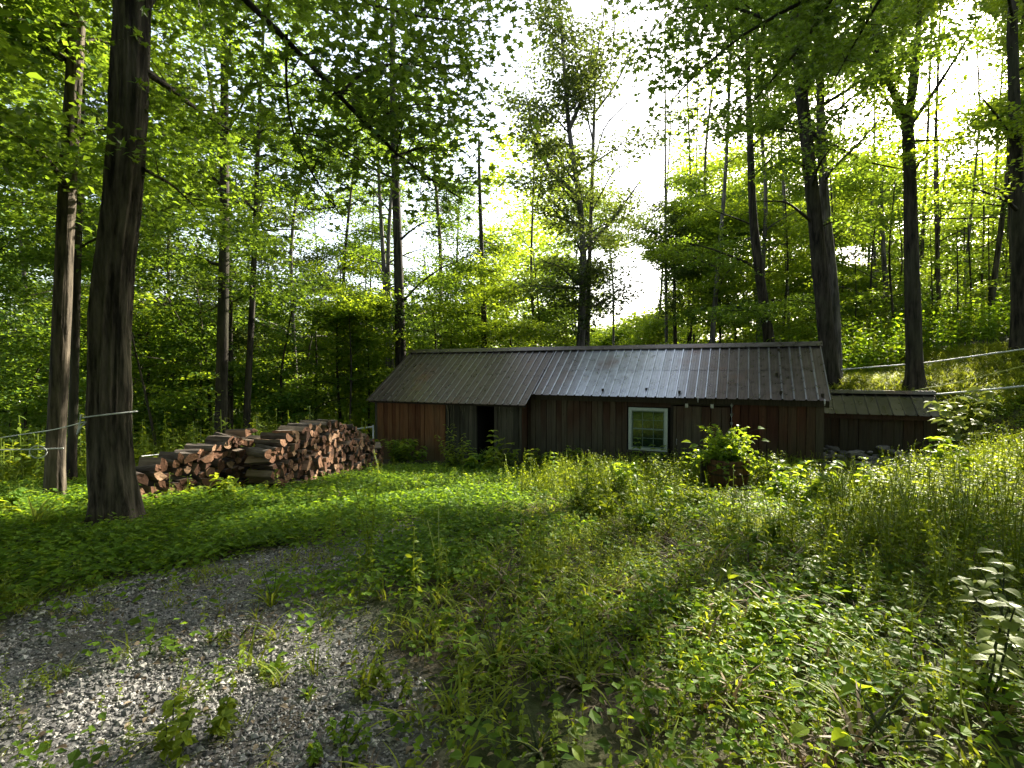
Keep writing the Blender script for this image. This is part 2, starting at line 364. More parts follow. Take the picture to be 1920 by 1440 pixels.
# ------------------------------------------------------------------ the long shed
E0 = np.array([6.81, 10.85]); U = np.array([.908, -.42]); U /= np.linalg.norm(U); D = np.array([-U[1], U[0]])
def SF(v):
    """shed frame (u leftwards along the eave, depth behind the eave, height above the eye) to world"""
    v = np.asarray(v, float)
    xy = E0 - v[..., 0:1]*U + v[..., 1:2]*D
    return np.concatenate([xy, v[..., 2:3]+EYE], -1)
TP = .683; EZ = -.65; RW = 1.94; RZ = EZ + TP*RW
def sheet(mb, u0, u1, w0, w1, zfun, pitch=.229, tones=None, lift=0., nseg=6, minor=True):
    """one ribbed metal sheet: trapezoid ribs with two shallow ones between"""
    prof = []; n = int(math.ceil((u1-u0)/pitch))
    for k in range(n):
        b = u0 + k*pitch
        pts = [(0, .028), (.014, .028), (.026, 0), (.085, 0), (.090, .005), (.098, .005), (.103, 0), (.148, 0), (.153, .005), (.161, .005), (.166, 0), (.205, 0), (.217, .028)] if minor else [(0, .026), (.012, .026), (.016, 0), (pitch-.016, 0), (pitch-.012, .026)]
        for du, dz in pts:
            if b+du <= u1: prof.append((b+du, dz, k))
    prof.append((u1, prof[-1][1], n-1))
    P = np.array(prof); ws = np.linspace(w0, w1, nseg+1)
    dent = .006
    V = np.stack([np.broadcast_to(P[:, 0], (len(ws), len(P))), np.broadcast_to(ws[:, None], (len(ws), len(P))),
                  np.stack([zfun(wv)+P[:, 1]+lift + dent*(vnoise(P[:, 0]*2.2, wv*2, 5)-.5) for wv in ws])], -1)
    tn = np.array([min(1., tones(u, k) + (.34 if dz_ > .02 and minor else 0)) for u, dz_, k in prof]) if tones is not None else .5  # rib crests paler: highlights along the ribs painted into the tone
    i = np.arange(len(ws)-1)[:, None]*len(P); j = np.arange(len(P)-1)[None, :]
    q = np.stack([i+j, i+len(P)+j, i+len(P)+j+1, i+j+1], -1).reshape(-1, 4)
    mb.add(SF(V.reshape(-1, 3)), quads=q, tone=np.tile(tn, len(ws)) if tones is not None else .5)
front = lambda wv: EZ + TP*wv
back = lambda wv: EZ + TP*(2*RW - wv)
sstep_ = lambda a, b, x: float(np.clip((x-a)/(b-a), 0, 1))
def panel_tone(u, k):
    r = hash3(np.int64(k//4), np.int64(7), np.int64(3)); r2 = hash3(np.int64(k), np.int64(17), np.int64(5))
    if u > 6.9: base = .12 + .2*r
    elif u > 2.7: base = .72 + .22*r  # middle panels paler and bluish, sky reflection put into the sheet tone
    else: base = .17 + .16*r
    f = sstep_(6.9, 5.6, u + .5*(r-.5))
    if 5.0 < u <= 6.9: base = .30 + (.74-.30)*f
    f = sstep_(2.0, 3.3, u + .5*(r-.5))
    if 1.8 < u < 3.6: base = .20 + (.74-.20)*f
    return float(np.clip(base + .08*(r2-.5), 0, 1))
def panel_tone2(u, k): return float(np.clip(panel_tone(u, k+3)*.96, 0, 1))
def boards(mb, u0, u1, wv, z0, z1, bw=(.13, .2), th=.022, seed=1, face=-1, mat_i=0, zj=.0):
    r = np.random.default_rng(seed); u = u0; alt = 0
    while u < u1-.01:
        b = min(u1, u + r.uniform(*bw))
        if u1-b < .06: b = u1
        alt += 1; d = r.uniform(0, .006) + (.016 if alt % 2 else 0)
        lo, hi = (wv-th-d, wv+.002) if face < 0 else (wv-.002, wv+th+d)
        g_ = r.uniform(.003, .009); mb.box((u+g_, lo, z0 - r.uniform(0, zj+1e-6)), (b-g_, hi, z1), tone=r.random(), mat=mat_i, fr=SF)
        u = b
    return mb
shed = thing('woodshed', SF(np.array([6., 1.9, -2.6])), 'long low wooden shed with ribbed metal roof, white framed window and dark doorway', 'shed')
shed.location = (0, 0, 0)
def shed_build():
    P = shed
    # roof: left length with the deeper eave, middle and right lengths in two lapped courses, rear slope, ridge cap
    mb = MB()
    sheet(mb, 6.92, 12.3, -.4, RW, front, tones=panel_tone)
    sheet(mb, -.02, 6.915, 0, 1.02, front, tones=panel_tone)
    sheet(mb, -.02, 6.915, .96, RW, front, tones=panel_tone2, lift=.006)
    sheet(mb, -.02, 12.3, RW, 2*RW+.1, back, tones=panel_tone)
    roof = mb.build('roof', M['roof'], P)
    mb = MB()
    for a, b, dz in ((-.06, 6.1, .0), (6.05, 12.34, .006)):
        v = []
        for uu in (a, b):
            for wv, z in ((RW-.17, RZ-.09), (RW-.168, RZ-.075), (RW-.02, RZ+.035), (RW+.02, RZ+.035), (RW+.168, RZ-.075), (RW+.17, RZ-.09)):
                v.append((uu, wv, z+dz+.022))
        mb.add(SF(np.array(v)), quads=[(k, k+1, k+7, k+6) for k in range(5)], tone=.36)
    mb.build('ridge_cap', M['roof'], roof)
    for uu, wv in ((.98, .75), (.92, .16), (.12, .10), (.9, 1.65), (3.9, .2), (5.0, .15), (3.1, .12)):
        z = front(wv); mb = MB()
        mb.box((uu-.018, wv-.03, z+.02), (uu+.018, wv+.03, z+.05), fr=SF); mb.box((uu-.03, wv+.02, z+.02), (uu+.03, wv+.035, z+.085), fr=SF); mb.build('roof_bracket', M['trim'], roof)
    # fascia boards and rake boards
    mb = MB()
    mb.box((.0, .10, EZ-.14), (6.9, .135, EZ+.02), tone=.5, fr=SF)
    mb.box((6.95, -.33, EZ-.33), (12.26, -.30, EZ-.265), tone=.3, fr=SF)
    mb.box((-.005, .10, EZ-.16), (.05, .62, EZ-.02), tone=.7, fr=SF)
    for uu in (.0, 12.24):
        w0 = .14 if uu < 1 else -.28
        v = [(uu+du, wv, front(wv)-dz) for du in (0, .03) for wv in (w0, RW) for dz in (.008, .13)]
        mb.add(SF(np.array(v)), quads=[(0, 1, 3, 2), (4, 6, 7, 5), (0, 2, 6, 4), (1, 5, 7, 3), (0, 4, 5, 1), (2, 3, 7, 6)], tone=.4)
        v = [(uu+du, wv, back(wv)-dz) for du in (0, .03) for wv in (RW, 2*RW) for dz in (.008, .13)]
        mb.add(SF(np.array(v)), quads=[(0, 1, 3, 2), (4, 6, 7, 5), (0, 2, 6, 4), (1, 5, 7, 3), (0, 4, 5, 1), (2, 3, 7, 6)], tone=.4)
    mb.build('fascia', M['trim'], P)
    # walls: weathered middle length, dark red right end, orange left length, grey boards by the doorway
    ZB = -2.9
    top = EZ + TP*.2 - .03
    mb = MB(); boards(mb, 4.36, 7.1, .2, ZB, top, (.13, .19), seed=3)
    boards(mb, 3.33, 4.36, .2, ZB, -2.035, (.09, .17), seed=4)
    boards(mb, 3.26, 4.36, .2, -.90, top, (.9, 1.2), seed=5)
    wl = mb.build('front_wall', M['board'], P)
    mb = MB(); boards(mb, .24, 1.93, .2, ZB, top, (.15, .24), seed=8)
    tag(mb.build('front_wall', M['board_red'], P), 'dark red stained wall boards beside the corner post')
    mb = MB(); mb.box((.085, .155, ZB), (.235, .205, top), tone=.85, fr=SF); mb.build('corner_post', M['board'], P)
    mb = MB(); boards(mb, 9.53, 12.0, -.2, ZB, -.90, (.11, .20), seed=9)
    tag(mb.build('front_wall', M['board_orange'], P), 'warm orange wall boards at the woodpile end')
    mb = MB(); mb.box((12.0, -.225, ZB), (12.09, -.10, -.88), tone=.55, fr=SF); mb.build('corner_post', M['board_grey'], P); mb = MB()
    boards(mb, 8.5, 9.53, -.17, ZB, -.88, (.12, .19), seed=12); tag(mb.build('front_wall', M['board_grey'], P), 'grey board wall between the orange boards and the doorway')
    mb = MB(); boards(mb, 7.2, 7.96, -.17, ZB, -.88, (.12, .19), seed=13); tag(mb.build('front_wall', M['board_grey'], P), 'grey board wall between the doorway and the corner brace')
    # gable ends, rear wall, step between the two lengths
    mb = MB()
    for uu, w0 in ((.10, .21), (12.05, -.18)):
        r = np.random.default_rng(int(uu*10)); wv = w0
        while wv < 2*RW-.15:
            b = min(wv+r.uniform(.15, .22), 2*RW-.12)
            zt = lambda q: (front(q) if q < RW else back(q)) - .02
            v = [(uu+du, a, z) for du in (0, .022) for a, zz in ((wv+.003, zt(wv)), (b-.003, zt(b))) for z in (ZB, zz)]
            mb.add(SF(np.array(v)), quads=[(0, 1, 3, 2), (4, 6, 7, 5), (0, 2, 6, 4), (1, 5, 7, 3), (0, 4, 5, 1), (2, 3, 7, 6)], tone=r.random())
            wv = b
    mb.box((.13, 2*RW-.15, ZB), (12.04, 2*RW-.12, EZ+.03), tone=.5, fr=SF)
    mb.box((7.12, -.16, ZB), (7.16, .19, -.80), tone=.5, fr=SF)
    mb.build('side_wall', M['board_red'], P)
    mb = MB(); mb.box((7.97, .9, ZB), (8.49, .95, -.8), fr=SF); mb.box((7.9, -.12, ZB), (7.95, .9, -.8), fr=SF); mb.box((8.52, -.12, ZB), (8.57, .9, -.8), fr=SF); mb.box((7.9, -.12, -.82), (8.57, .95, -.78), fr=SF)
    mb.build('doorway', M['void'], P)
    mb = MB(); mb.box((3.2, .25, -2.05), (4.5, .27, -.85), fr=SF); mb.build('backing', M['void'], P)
    mb = MB()
    mb.box((7.135, -.215, ZB), (7.185, -.165, -.88), tone=.8, fr=SF)
    a, b = np.array((7.2, -.19, -1.28)), np.array((7.62, -.19, -.93)); n_ = np.array((.02, 0, .024))
    v = [p + s*n_ + np.array((0, o, 0)) for p in (a, b) for s in (-1, 1) for o in (-.02, .02)]
    mb.add(SF(np.array(v)), quads=[(0, 1, 3, 2), (4, 6, 7, 5), (0, 2, 6, 4), (1, 5, 7, 3), (0, 4, 5, 1), (2, 3, 7, 6)], tone=.9)
    mb.build('corner_brace', M['board_grey'], P)
    # thin pale strips hanging down the boards under the deep eave
    mb = MB(); r = np.random.default_rng(4)
    for uu in list(np.linspace(8.56, 9.5, 13)) + list(np.linspace(7.25, 7.9, 7)):
        L = r.uniform(.15, .75); u_ = uu + r.uniform(-.02, .02); z0 = -.9
        pts = [(u_ + .012*sin(k*1.3+uu*9), -.205, z0 - L*k/5) for k in range(6)]
        mb.tube(SF(np.array(pts)), np.linspace(.007, .002, 6), 5, tone=r.random()); mb.build('pale_strip', M['streak'], P); mb = MB()
    pts = [(9.5, -.21, -.9), (9.47, -.22, -1.05), (9.43, -.22, -1.2), (9.43, -.22, -1.6)]
    mb.tube(SF(np.array(pts)), [.012, .014, .012, .01], 6)
    mb.build('pale_strip', M['streak'], P)
    # sliding door with its hangers and pull
    mb = MB(); boards(mb, 1.97, 3.24, .165, -2.62, -.86, (.14, .24), seed=22); door = mb.build('door', M['board'], P)
    mb = MB(); mb.box((1.9, .13, -.83), (3.3, .165, -.76), tone=.4, fr=SF); mb.box((3.245, .15, ZB), (3.30, .18, -.8), tone=.0, fr=SF); mb.build('door_rail', M['trim'], P)
    for uu in (2.93, 2.36):
        mb = MB(); mb.box((uu-.035, .115, -.885), (uu+.035, .128, -.775), fr=SF); mb.box((uu-.022, .10, -.865), (uu+.022, .116, -.80), fr=SF); mb.build('hanger', M['steel'], door)
    mb = MB(); mb.tube(SF(np.array([(3.15, .125, -1.66), (3.15, .105, -1.68), (3.15, .105, -1.78), (3.15, .125, -1.80)])), .008, 6); mb.build('handle', M['steel'], door)
    for uu in (2.66, .10):
        mb = MB(); mb.tube(SF(np.array([(uu, -.01, EZ+.04), (uu, -.03, EZ+.0), (uu, -.035, EZ-.06), (uu, -.03, EZ-.10)])), [.012, .016, .014, .01], 7); mb.build('gutter_hook', M['steel'], P)
    # window: outer frame, sill, two sashes of six lights
    u0, u1, z0, z1 = 3.37, 4.32, -1.99, -.925
    fr_ = MB(); b = .075
    fr_.box((u0, .12, z0), (u0+b, .21, z1), fr=SF); fr_.box((u1-b, .12, z0), (u1, .21, z1), fr=SF)
    fr_.box((u0+b, .122, z1-b), (u1-b, .21, z1), fr=SF); fr_.box((u0+b, .122, z0), (u1-b, .21, z0+b*.8), fr=SF)
    win = fr_.build('window', M['frame'], P)
    s = MB(); s.box((u0-.02, .08, z0-.05), (u1+.02, .205, z0-.003), fr=SF); s.build('sill', M['board_grey'], win)
    zm = (z0+z1)/2 + .0
    for (za, zb, wv) in ((zm-.018, z1-b, .160), (z0+b*.8, zm+.018, .148)):
        s = MB(); c = .03; a0, a1 = u0+b, u1-b
        s.box((a0, wv, za), (a0+c, wv+.03, zb), fr=SF); s.box((a1-c, wv, za), (a1, wv+.03, zb), fr=SF)
        s.box((a0+c, wv+.001, za), (a1-c, wv+.03, za+c), fr=SF); s.box((a0+c, wv+.001, zb-c), (a1-c, wv+.03, zb), fr=SF)
        for k in (1, 2):
            x = a0 + (a1-a0)*k/3; s.box((x-.005, wv+.008, za+c), (x+.007, wv+.018, zb-c), fr=SF)
        zz = (za+zb)/2; s.box((a0+c, wv+.009, zz-.005), (a1-c, wv+.017, zz+.005), fr=SF)
        so = s.build('sash', M['sash'], win)
        g = MB(); g.box((a0+c*.5, wv+.020, za+c*.5), (a1-c*.5, wv+.024, zb-c*.5), fr=SF); g.build('glass', M['glass'], so)
shed_build()
annex = thing('low_shed', (0, 0, 0), 'small low shed with olive standing seam metal roof, set over a heap of stones', 'shed')
def annex_build():
    w0, ez, rw, rz = 1.89, -1.05, 2.64, -.55; sl_ = (rz-ez)/(rw-w0)
    mb = MB(); sheet(mb, -2.47, .08, w0, rw, lambda q: ez+sl_*(q-w0), pitch=.235, minor=False, tones=lambda u, k: float(hash3(np.int64(k), np.int64(2), np.int64(9))))
    sheet(mb, -2.47, .08, rw, 2*rw-w0, lambda q: rz-sl_*(q-rw), pitch=.235, minor=False, tones=lambda u, k: .5)
    roof = mb.build('roof', M['roof_dark'], annex)
    mb = MB(); v = []
    for uu in (-2.5, .06):
        for wv, z in ((rw-.12, rz-.045), (rw-.118, rz-.035), (rw-.02, rz+.045), (rw+.02, rz+.045), (rw+.12, rz-.045)): v.append((uu, wv, z+.015))
    mb.add(SF(np.array(v)), quads=[(k, k+1, k+6, k+5) for k in range(4)], tone=.6); mb.build('ridge_cap', M['roof_dark'], roof)
    mb = MB(); mb.box((-2.44, w0+.04, ez-.115), (.08, w0+.075, ez+.01), tone=.3, fr=SF); mb.build('fascia', M['board'], annex)
    mb = MB(); boards(mb, -2.36, .08, 2.04, -2.15, ez-.02+.05, (.17, .24), seed=31); mb.box((-2.385, 2.02, -2.2), (-2.34, 2.06, ez), tone=.6, fr=SF)
    mb.build('front_wall', M['board'], annex)
    mb = MB(); mb.box((-2.36, 2.05, -2.3), (-2.33, 2*rw-2.04, ez), fr=SF); mb.box((-2.33, 2*rw-2.08, -1.9), (.08, 2*rw-2.04, ez), fr=SF)
    v = [(-2.36+du, wv, z) for du in (0, .03) for wv, z in ((2.05, ez+.02), (rw, rz-.03), (2*rw-2.04, ez+.02))]
    mb.add(SF(np.array(v)), tris=[(0, 1, 2), (3, 5, 4)], tone=.5); mb.build('side_wall', M['board'], annex)
annex_build()

# ------------------------------------------------------------------ leaf shapes
KITE = (np.array([(0, 0, 0), (-.40, .42, .06), (0, 1, -.10), (.40, .42, .06)], float), np.array([(0, 3, 2), (0, 2, 1)]))
_r = [(.30, .02), (.20, .20), (.56, .52), (.17, .56)]
_o = [(0, -.02)] + _r + [(0, 1.0)] + [(-a, b) for a, b in _r[::-1]]
MAPLE = (np.array([(0, .34, .03)] + [(a, b, -.05-.10*abs(a)) for a, b in _o], float), np.array([(0, 1+k, 1+(k+1) % len(_o)) for k in range(len(_o))]))
def strip(ws, bend, fold=0.):
    n = len(ws); v = []; t = []
    for i, wd in enumerate(ws):
        q = i/(n-1); y, z = q*(1-.25*bend*q), -bend*.55*q*q
        v += [(-wd, y, z), (wd, y, z)] if not fold else [(-wd, y+.06*wd, z+fold*wd), (0, y, z), (wd, y+.06*wd, z+fold*wd)]
    c = 3 if fold else 2
    for i in range(n-1):
        for j in range(c-1): t += [(c*i+j, c*i+j+1, c*i+c+j+1), (c*i+j, c*i+c+j+1, c*i+c+j)]
    return np.array(v, float), np.array(t)
LANCE = strip((.015, .13, .14, .075, .004), .5)
OVATE = strip((.02, .25, .29, .16, .005), .35, .35)
BLADE = strip((.022, .024, .02, .013, .002), 1.0)
BROAD = strip((.06, .33, .40, .33, .17, .01), .40, .25)

# ------------------------------------------------------------------ trees
GAPS = [(1190,180,48,230,.88,14),(1010,50,35,80,.7,24),(1185,535,60,62,1.,9),(1100,250,60,60,.0,9),(615,430,48,40,.9,9),(975,330,20,60,.6,24),
        (1235,240,22,130,.75,10),(1800,25,60,45,.95,0),(30,600,55,40,.7,9),(600,560,40,14,.6,9),(110,360,45,55,.5,9),(1600,478,50,24,.85,9),(1660,430,30,30,.5,9),
        (385,150,24,20,.8,9),(690,390,45,35,.5,9),(1010,560,20,25,.3,9),(1420,480,60,40,.5,9),(1750,160,60,60,.5,9),(590,60,45,30,.7,5.5),(1880,110,40,80,.4,9),(350,450,40,30,.6,9),(1130,600,40,18,.8,30)]
# world ellipses on the ground that the sun reaches through openings in the canopy
LIT = [(3.2,7.6,3.4,1.4,.99),(.6,8.4,1.3,.9,.985),(-1.6,9.6,1.8,.9,.96),(6.2,7.2,2.0,1.2,.98),(13,15.5,3.5,1.5,.9),(-2.25,2.55,.5,.26,.97),(-1.25,3.05,.7,.18,.95),(-4.0,7.0,.9,.5,.85),(-7.2,8.0,1.0,.8,.9),
       (1.0,4.6,1.2,.45,.8),(9.6,10.9,1.2,1.0,.95),(-3.6,10.3,.7,.6,.9),(12.2,15,2.5,1.6,.9),(4.6,5.6,1.4,.45,.85),(-.2,6.4,1.2,.5,.75),(1.5,2.35,.3,.15,.7)]
SHAFTS = [(at(112,740,7.3), .8, .97), (at(122,620,7.3), .8, .97), (at(100,860,7.3), .6, .95), (at(1850,1130,2.7), .7, .97), (at(1620,1380,2.3), .5, .95), (at(1370,850,9.2), 1.0, .95), (at(1812,800,11), 1.2, .95), (at(330,640,16), 1.6, .9), (at(450,600,18), 1.8, .9), (at(560,700,20), 1.8, .9), (at(620,620,21), 1.8, .9), (at(260,560,15), 1.5, .9), (at(60,640,14), 1.5, .9), (at(380,720,17), 1.4, .9), (at(30,760,11), 1.2, .9), (at(545,890,9.4), .8, .95), (at(30,830,6.5), .8, .95),
          (at(470,245,7.6), 1.0, .9), (at(880,500,20), 2.4, .8), (at(960,560,24), 2.6, .8), (at(640,560,22), 2.6, .7), (at(1590,580,20), 2.2, .8), (at(1700,560,24), 2.4, .75), (at(1800,330,18), 2.4, .75), (at(600,300,18), 2.2, .7), (at(1020,900,10), 1.0, .9),
          (at(420,420,15), 2., .7), (at(220,250,16), 1.8, .7), (at(1250,620,28), 2.5, .7), (at(1850,560,22), 2.2, .75), (at(760,480,20), 2., .75)]
_rs = np.random.default_rng(123)
SHAFTS += [(at(_rs.uniform(-20, 930), _rs.uniform(20, 660), _rs.uniform(8, 19)), _rs.uniform(1.3, 2.1), .88) for _ in range(20)]
SHAFTS += [(at(_rs.uniform(1230, 1930), _rs.uniform(60, 650), _rs.uniform(12, 22)), _rs.uniform(1.3, 2.1), .85) for _ in range(6)]
TRUNK_CLEAR = [((215,990),(268,0),80,5.8),((95,950),(165,0),42,7.5),((1560,735),(1495,170),42,15),((1717,728),(1690,210),42,14),((1088,650),(1095,470),26,19),((750,690),(745,370),30,18),((420,810),(428,500),26,14)]
def keep(P, exempt=False):
    x, y = proj(P); k = np.ones(len(P), bool); R = rng.random(len(P))
    if not exempt:
        for cx, cy_, rx, ry, p, ymin in GAPS:
            k &= ~((((x-cx)/rx)**2+((y-cy_)/ry)**2 < 1) & (R < p) & (P[:, 1] > ymin))
    R = rng.random(len(P))
    for cx, cy_, rx, ry, p in ([] if exempt else LIT):
        zg = float(ground(np.array([cx]), np.array([cy_]))[0])+.15; tt = (P[:, 2]-zg)/SUN[2]
        gx, gy = P[:, 0]-SUN[0]*tt, P[:, 1]-SUN[1]*tt
        e = .7 if rx > 1.3 else .5; k &= ~((((gx-cx)/(rx+e))**2+((gy-cy_)/(ry+1.6*e))**2 < 1.0) & (R < p))
    R = rng.random(len(P)); k &= ~((((P[:, 0]-.5)/6.5)**2 + ((P[:, 1]-4.5)/7.5)**2 < 1) & (P[:, 2] > 8.2) & (R < .85))
    tt = (P[:, 2]-.05)/SUN[2]; gx, gy = P[:, 0]-SUN[0]*tt, P[:, 1]-SUN[1]*tt
    k &= ~((gy > .5) & (gy < 13) & (np.abs(gx) < 10) & (vnoise(gx*1.15+gy*.2, gy*.75, 77) > np.where((gx > .6) & (gy < 6), .73, .66)) & (rng.random(len(P)) < .93))
    for tp, tr_, p in ([] if exempt else SHAFTS):
        v = P - tp; tt = v @ SUN; dd = np.linalg.norm(v - tt[:, None]*SUN, axis=1); R = rng.random(len(P))
        k &= ~((dd < tr_) & (tt > .6) & (R < p))
    k &= ~((P[:, 1] < 17.5) & (y > 590) & (x > 560) & (x < 1850))
    k &= ~((P[:, 1] < 13) & (P[:, 1] > .3) & (y > 560) & (x > 200) & (x < 1980))
    R = rng.random(len(P))
    for (xa, ya), (xb, yb), hw, Yt in TRUNK_CLEAR:
        s = np.clip((y-yb)/(ya-yb), 0, 1); xc = xb + (xa-xb)*s
        k &= ~((np.abs(x-xc) < hw) & (y < ya) & (y > yb) & (P[:, 1] < Yt) & (R < .9))
    k &= ~((np.abs(P[:, 0]) < 1.2) & (np.abs(P[:, 1]) < 2.0))
    return k
def smooth_path(pts, n):
    pts = np.asarray(pts, float)
    if len(pts) == 2: return pts[0] + np.linspace(0, 1, n)[:, None]*(pts[1]-pts[0])
    s = np.concatenate([[0], np.cumsum(np.linalg.norm(np.diff(pts, axis=0), axis=1))]); q = np.linspace(0, s[-1], n)
    out = np.stack([np.interp(q, s, pts[:, k]) for k in range(3)], 1)
    for _ in range(max(1, n//8)):
        out[1:-1] = .25*out[:-2] + .5*out[1:-1] + .25*out[2:]
    return out
def limb(r, start, az, el, L, droop, n=8, wob=.12):
    pts = [np.array(start, float)]; d = np.array([cos(az)*cos(el), sin(az)*cos(el), sin(el)])
    for k in range(n-1):
        d = nrm(d + np.array([r.normal(0, wob), r.normal(0, wob), r.normal(0, wob*.6) - droop/n]))
        pts.append(pts[-1] + d*L/(n-1))
    return np.array(pts)
def spray(mb, r, C, n, rad, flat, size, proto, tone, tilt=.40, mat_i=0):
    """flattened clumps of leaves, most of them facing up, as maples hold them"""
    K = len(C)
    if K == 0: return
    c = np.repeat(C, n, axis=0); m = len(c)
    off = r.normal(0, 1, (m, 3)); off = off/np.maximum(np.linalg.norm(off, axis=1, keepdims=True), .3)*(r.random((m, 1))**.45)
    tl = np.repeat(r.normal(0, .28, (K, 2)), n, axis=0)
    rr = np.repeat(rad*r.uniform(.7, 1.25, K), n)[:, None]
    p = off*rr*np.array([1, 1, flat]); p[:, 2] += tl[:, 0]*p[:, 0] + tl[:, 1]*p[:, 1] - .18*(p[:, 0]**2+p[:, 1]**2)/np.maximum(rr[:, 0], .1)
    nor = nrm(np.array([0, 0, 1.]) + r.normal(0, tilt, (m, 3))); d = nrm(np.concatenate([off[:, :2], -.35+.3*r.random((m, 1))], 1)+r.normal(0, .35, (m, 3)))
    tn = np.clip(np.repeat(r.uniform(0, 1, K)*.5+tone, n) + r.normal(0, .18, m), 0, 1)
    mb.leaves(c+p, nor, d, size*r.uniform(.65, 1.2, m), proto, tn, mat_i)
def furrows(seed, amp, k=4.6):
    def f(th, z):
        a = np.cos(th)*k*.32; b = np.sin(th)*k*.32
        wv = .6*vnoise(a*2, b*2, z*1.2+seed)
        n1 = np.abs(vnoise(a*3.6+wv+seed, b*3.6+wv, z*.8)-.5)*2; n2 = np.abs(vnoise(a*9+seed, b*9+wv, z*6)-.5)*2; n3 = vnoise(a*2, b*2, z*.9+seed)
        return amp*(n1*1.1+.45*n2-.6) + amp*1.4*(n3-.5) + amp*4.2*np.exp(-(z-z.min())/.28)*np.maximum(0, np.cos(th*4+seed)+.3*np.cos(th*7))
    return f
TREES = []
def make_tree(label, pts, r0, H=None, seed=1, leaf='leaf', bark='bark_dark', nl=14, zlo=4., L=(2.0, 4.2), lsize=.13, nleaf=42, rad=.62, flat=.33, sides=14, flare=1.5, extra=(), proto=KITE, group=None,
              up=.35, droop=.5, name='maple_tree', exempt=False, tone=.15, step=.55, fur=None, bare=0., cat='tree', base=None, twig=True, fine=24, rtop=.35, hide_low=True):
    """trunk through the given points (last goes on up to height H), limbs from the trunk, leaf sprays along the limbs"""
    r = np.random.default_rng(seed); pts = [np.array(p, float) for p in pts]
    if pts[0][1] > 3: r0 = r0*cos(math.atan2(pts[0][0], pts[0][1]))      # a stem off to the side looks wider than it is
    b = pts[0].copy(); b[2] = float(ground(np.array([b[0]]), np.array([b[1]]))[0]) - .12
    if abs(pts[0][2]-b[2]) < .25: pts[0] = b
    else: pts = [b] + pts
    if H is not None and pts[-1][2] < H:
        d = pts[-1]-pts[-2]; d = d/max(d[2], .05); d[:2] *= .5
        for f in (.5, 1.): pts.append(pts[-1] + d*(H-pts[-1][2])*f + np.array([r.normal(0, .1), r.normal(0, .1), 0]))
    path = smooth_path(pts, fine); z = path[:, 2]; s = (z-z[0])/max(z[-1]-z[0], .1)
    rad_ = r0*(1-(1-rtop)*s**.9)*(1 + (flare-1)*np.exp(-(z-z[0])/.22))
    root = thing(name, pts[0], label, cat, group)
    loc = np.asarray(pts[0])
    mb = MB(); mb.tube(path, rad_, sides, disp=fur)
    C = []; limbs = []
    for k in range(nl):
        zz = zlo + (z[-1]-zlo)*((k+r.random())/max(nl, 1)); i = int(np.clip(np.searchsorted(z, zz), 1, len(z)-2))
        az = k*2.4 + r.normal(0, .5) + seed; Lk = r.uniform(*L)*(1-.45*max(0, (zz-zlo)/max(z[-1]-zlo, .1))**2)
        limbs.append((limb(r, path[i], az, up + r.normal(0, .2) + .5*max(0, (zz-zlo)/(z[-1]-zlo+.1))**2, Lk, droop), min(rad_[i]*.42, (.010+.012*Lk)*(1.7 if exempt else 1))))
    for e in extra: limbs.append((smooth_path(e[0], 12), e[1]))
    for li, (lp, lr) in enumerate(limbs):
        s_ = np.concatenate([[0], np.cumsum(np.linalg.norm(np.diff(lp, axis=0), axis=1))]); tot = s_[-1]
        dirn = nrm(lp[-1]-lp[0]); sidev = nrm(np.cross(dirn, [0, 0, 1.]))
        if li < nl and r.random() < bare:
            mb.tube(lp, np.linspace(lr, lr*.22, len(lp)), 6, cap=False)
            for q in range(5):
                st = lp[int(r.integers(3, len(lp)))]; tw = limb(r, st, r.uniform(0, 6.28), r.uniform(.5, 1.3), r.uniform(.8, 2), -.3, 5); mb.tube(tw, np.linspace(.014, .003, 5), 4, cap=False)
            continue
        c_ = []; p_ = []; q_ = []
        for q in np.arange(tot*.25, tot+.01, step):
            p = np.array([np.interp(q, s_, lp[:, k]) for k in range(3)])
            wdt = .25 + .55*rad*sqrt(max(0, q/tot))*1.3
            for sg in (-1, 1, 0):
                c = p + sidev*sg*wdt*r.uniform(.4, 1.5) + r.normal(0, .13, 3); c[2] += r.uniform(-.25, .15)
                c_.append(c); p_.append(p); q_.append(q)
        c_ = np.array(c_); kk = keep(c_, exempt)
        if li < nl and not kk.any(): continue
        end = tot if li >= nl else max(np.array(q_)[kk])
        n_ = max(4, int(len(lp)*end/tot)+1); qq = np.linspace(0, end, n_); cut = np.stack([np.interp(qq, s_, lp[:, k]) for k in range(3)], 1)
        mb.tube(cut, np.linspace(lr, max(.006, lr*.2), n_), 6, cap=False)
        for c, p, ok in zip(c_, p_, kk):
            if ok:
                C.append(c)
                if twig and r.random() < .85: mb.tube(np.array([p, (p+c)/2+[0, 0, .05], c]), [.009, .006, .003], 4, cap=False)
    tr = mb.build('trunk', M[bark], root, smooth=True, loc=loc)
    C = np.array(C) if C else np.zeros((0, 3))
    if len(C):
        mb = MB(); spray(mb, r, C, int(nleaf*3.0), rad*1.22, flat*.75, lsize*.86, proto, tone); mb.build('crown', M[leaf], root, loc=loc)
    TREES.append((root, len(C))); return root

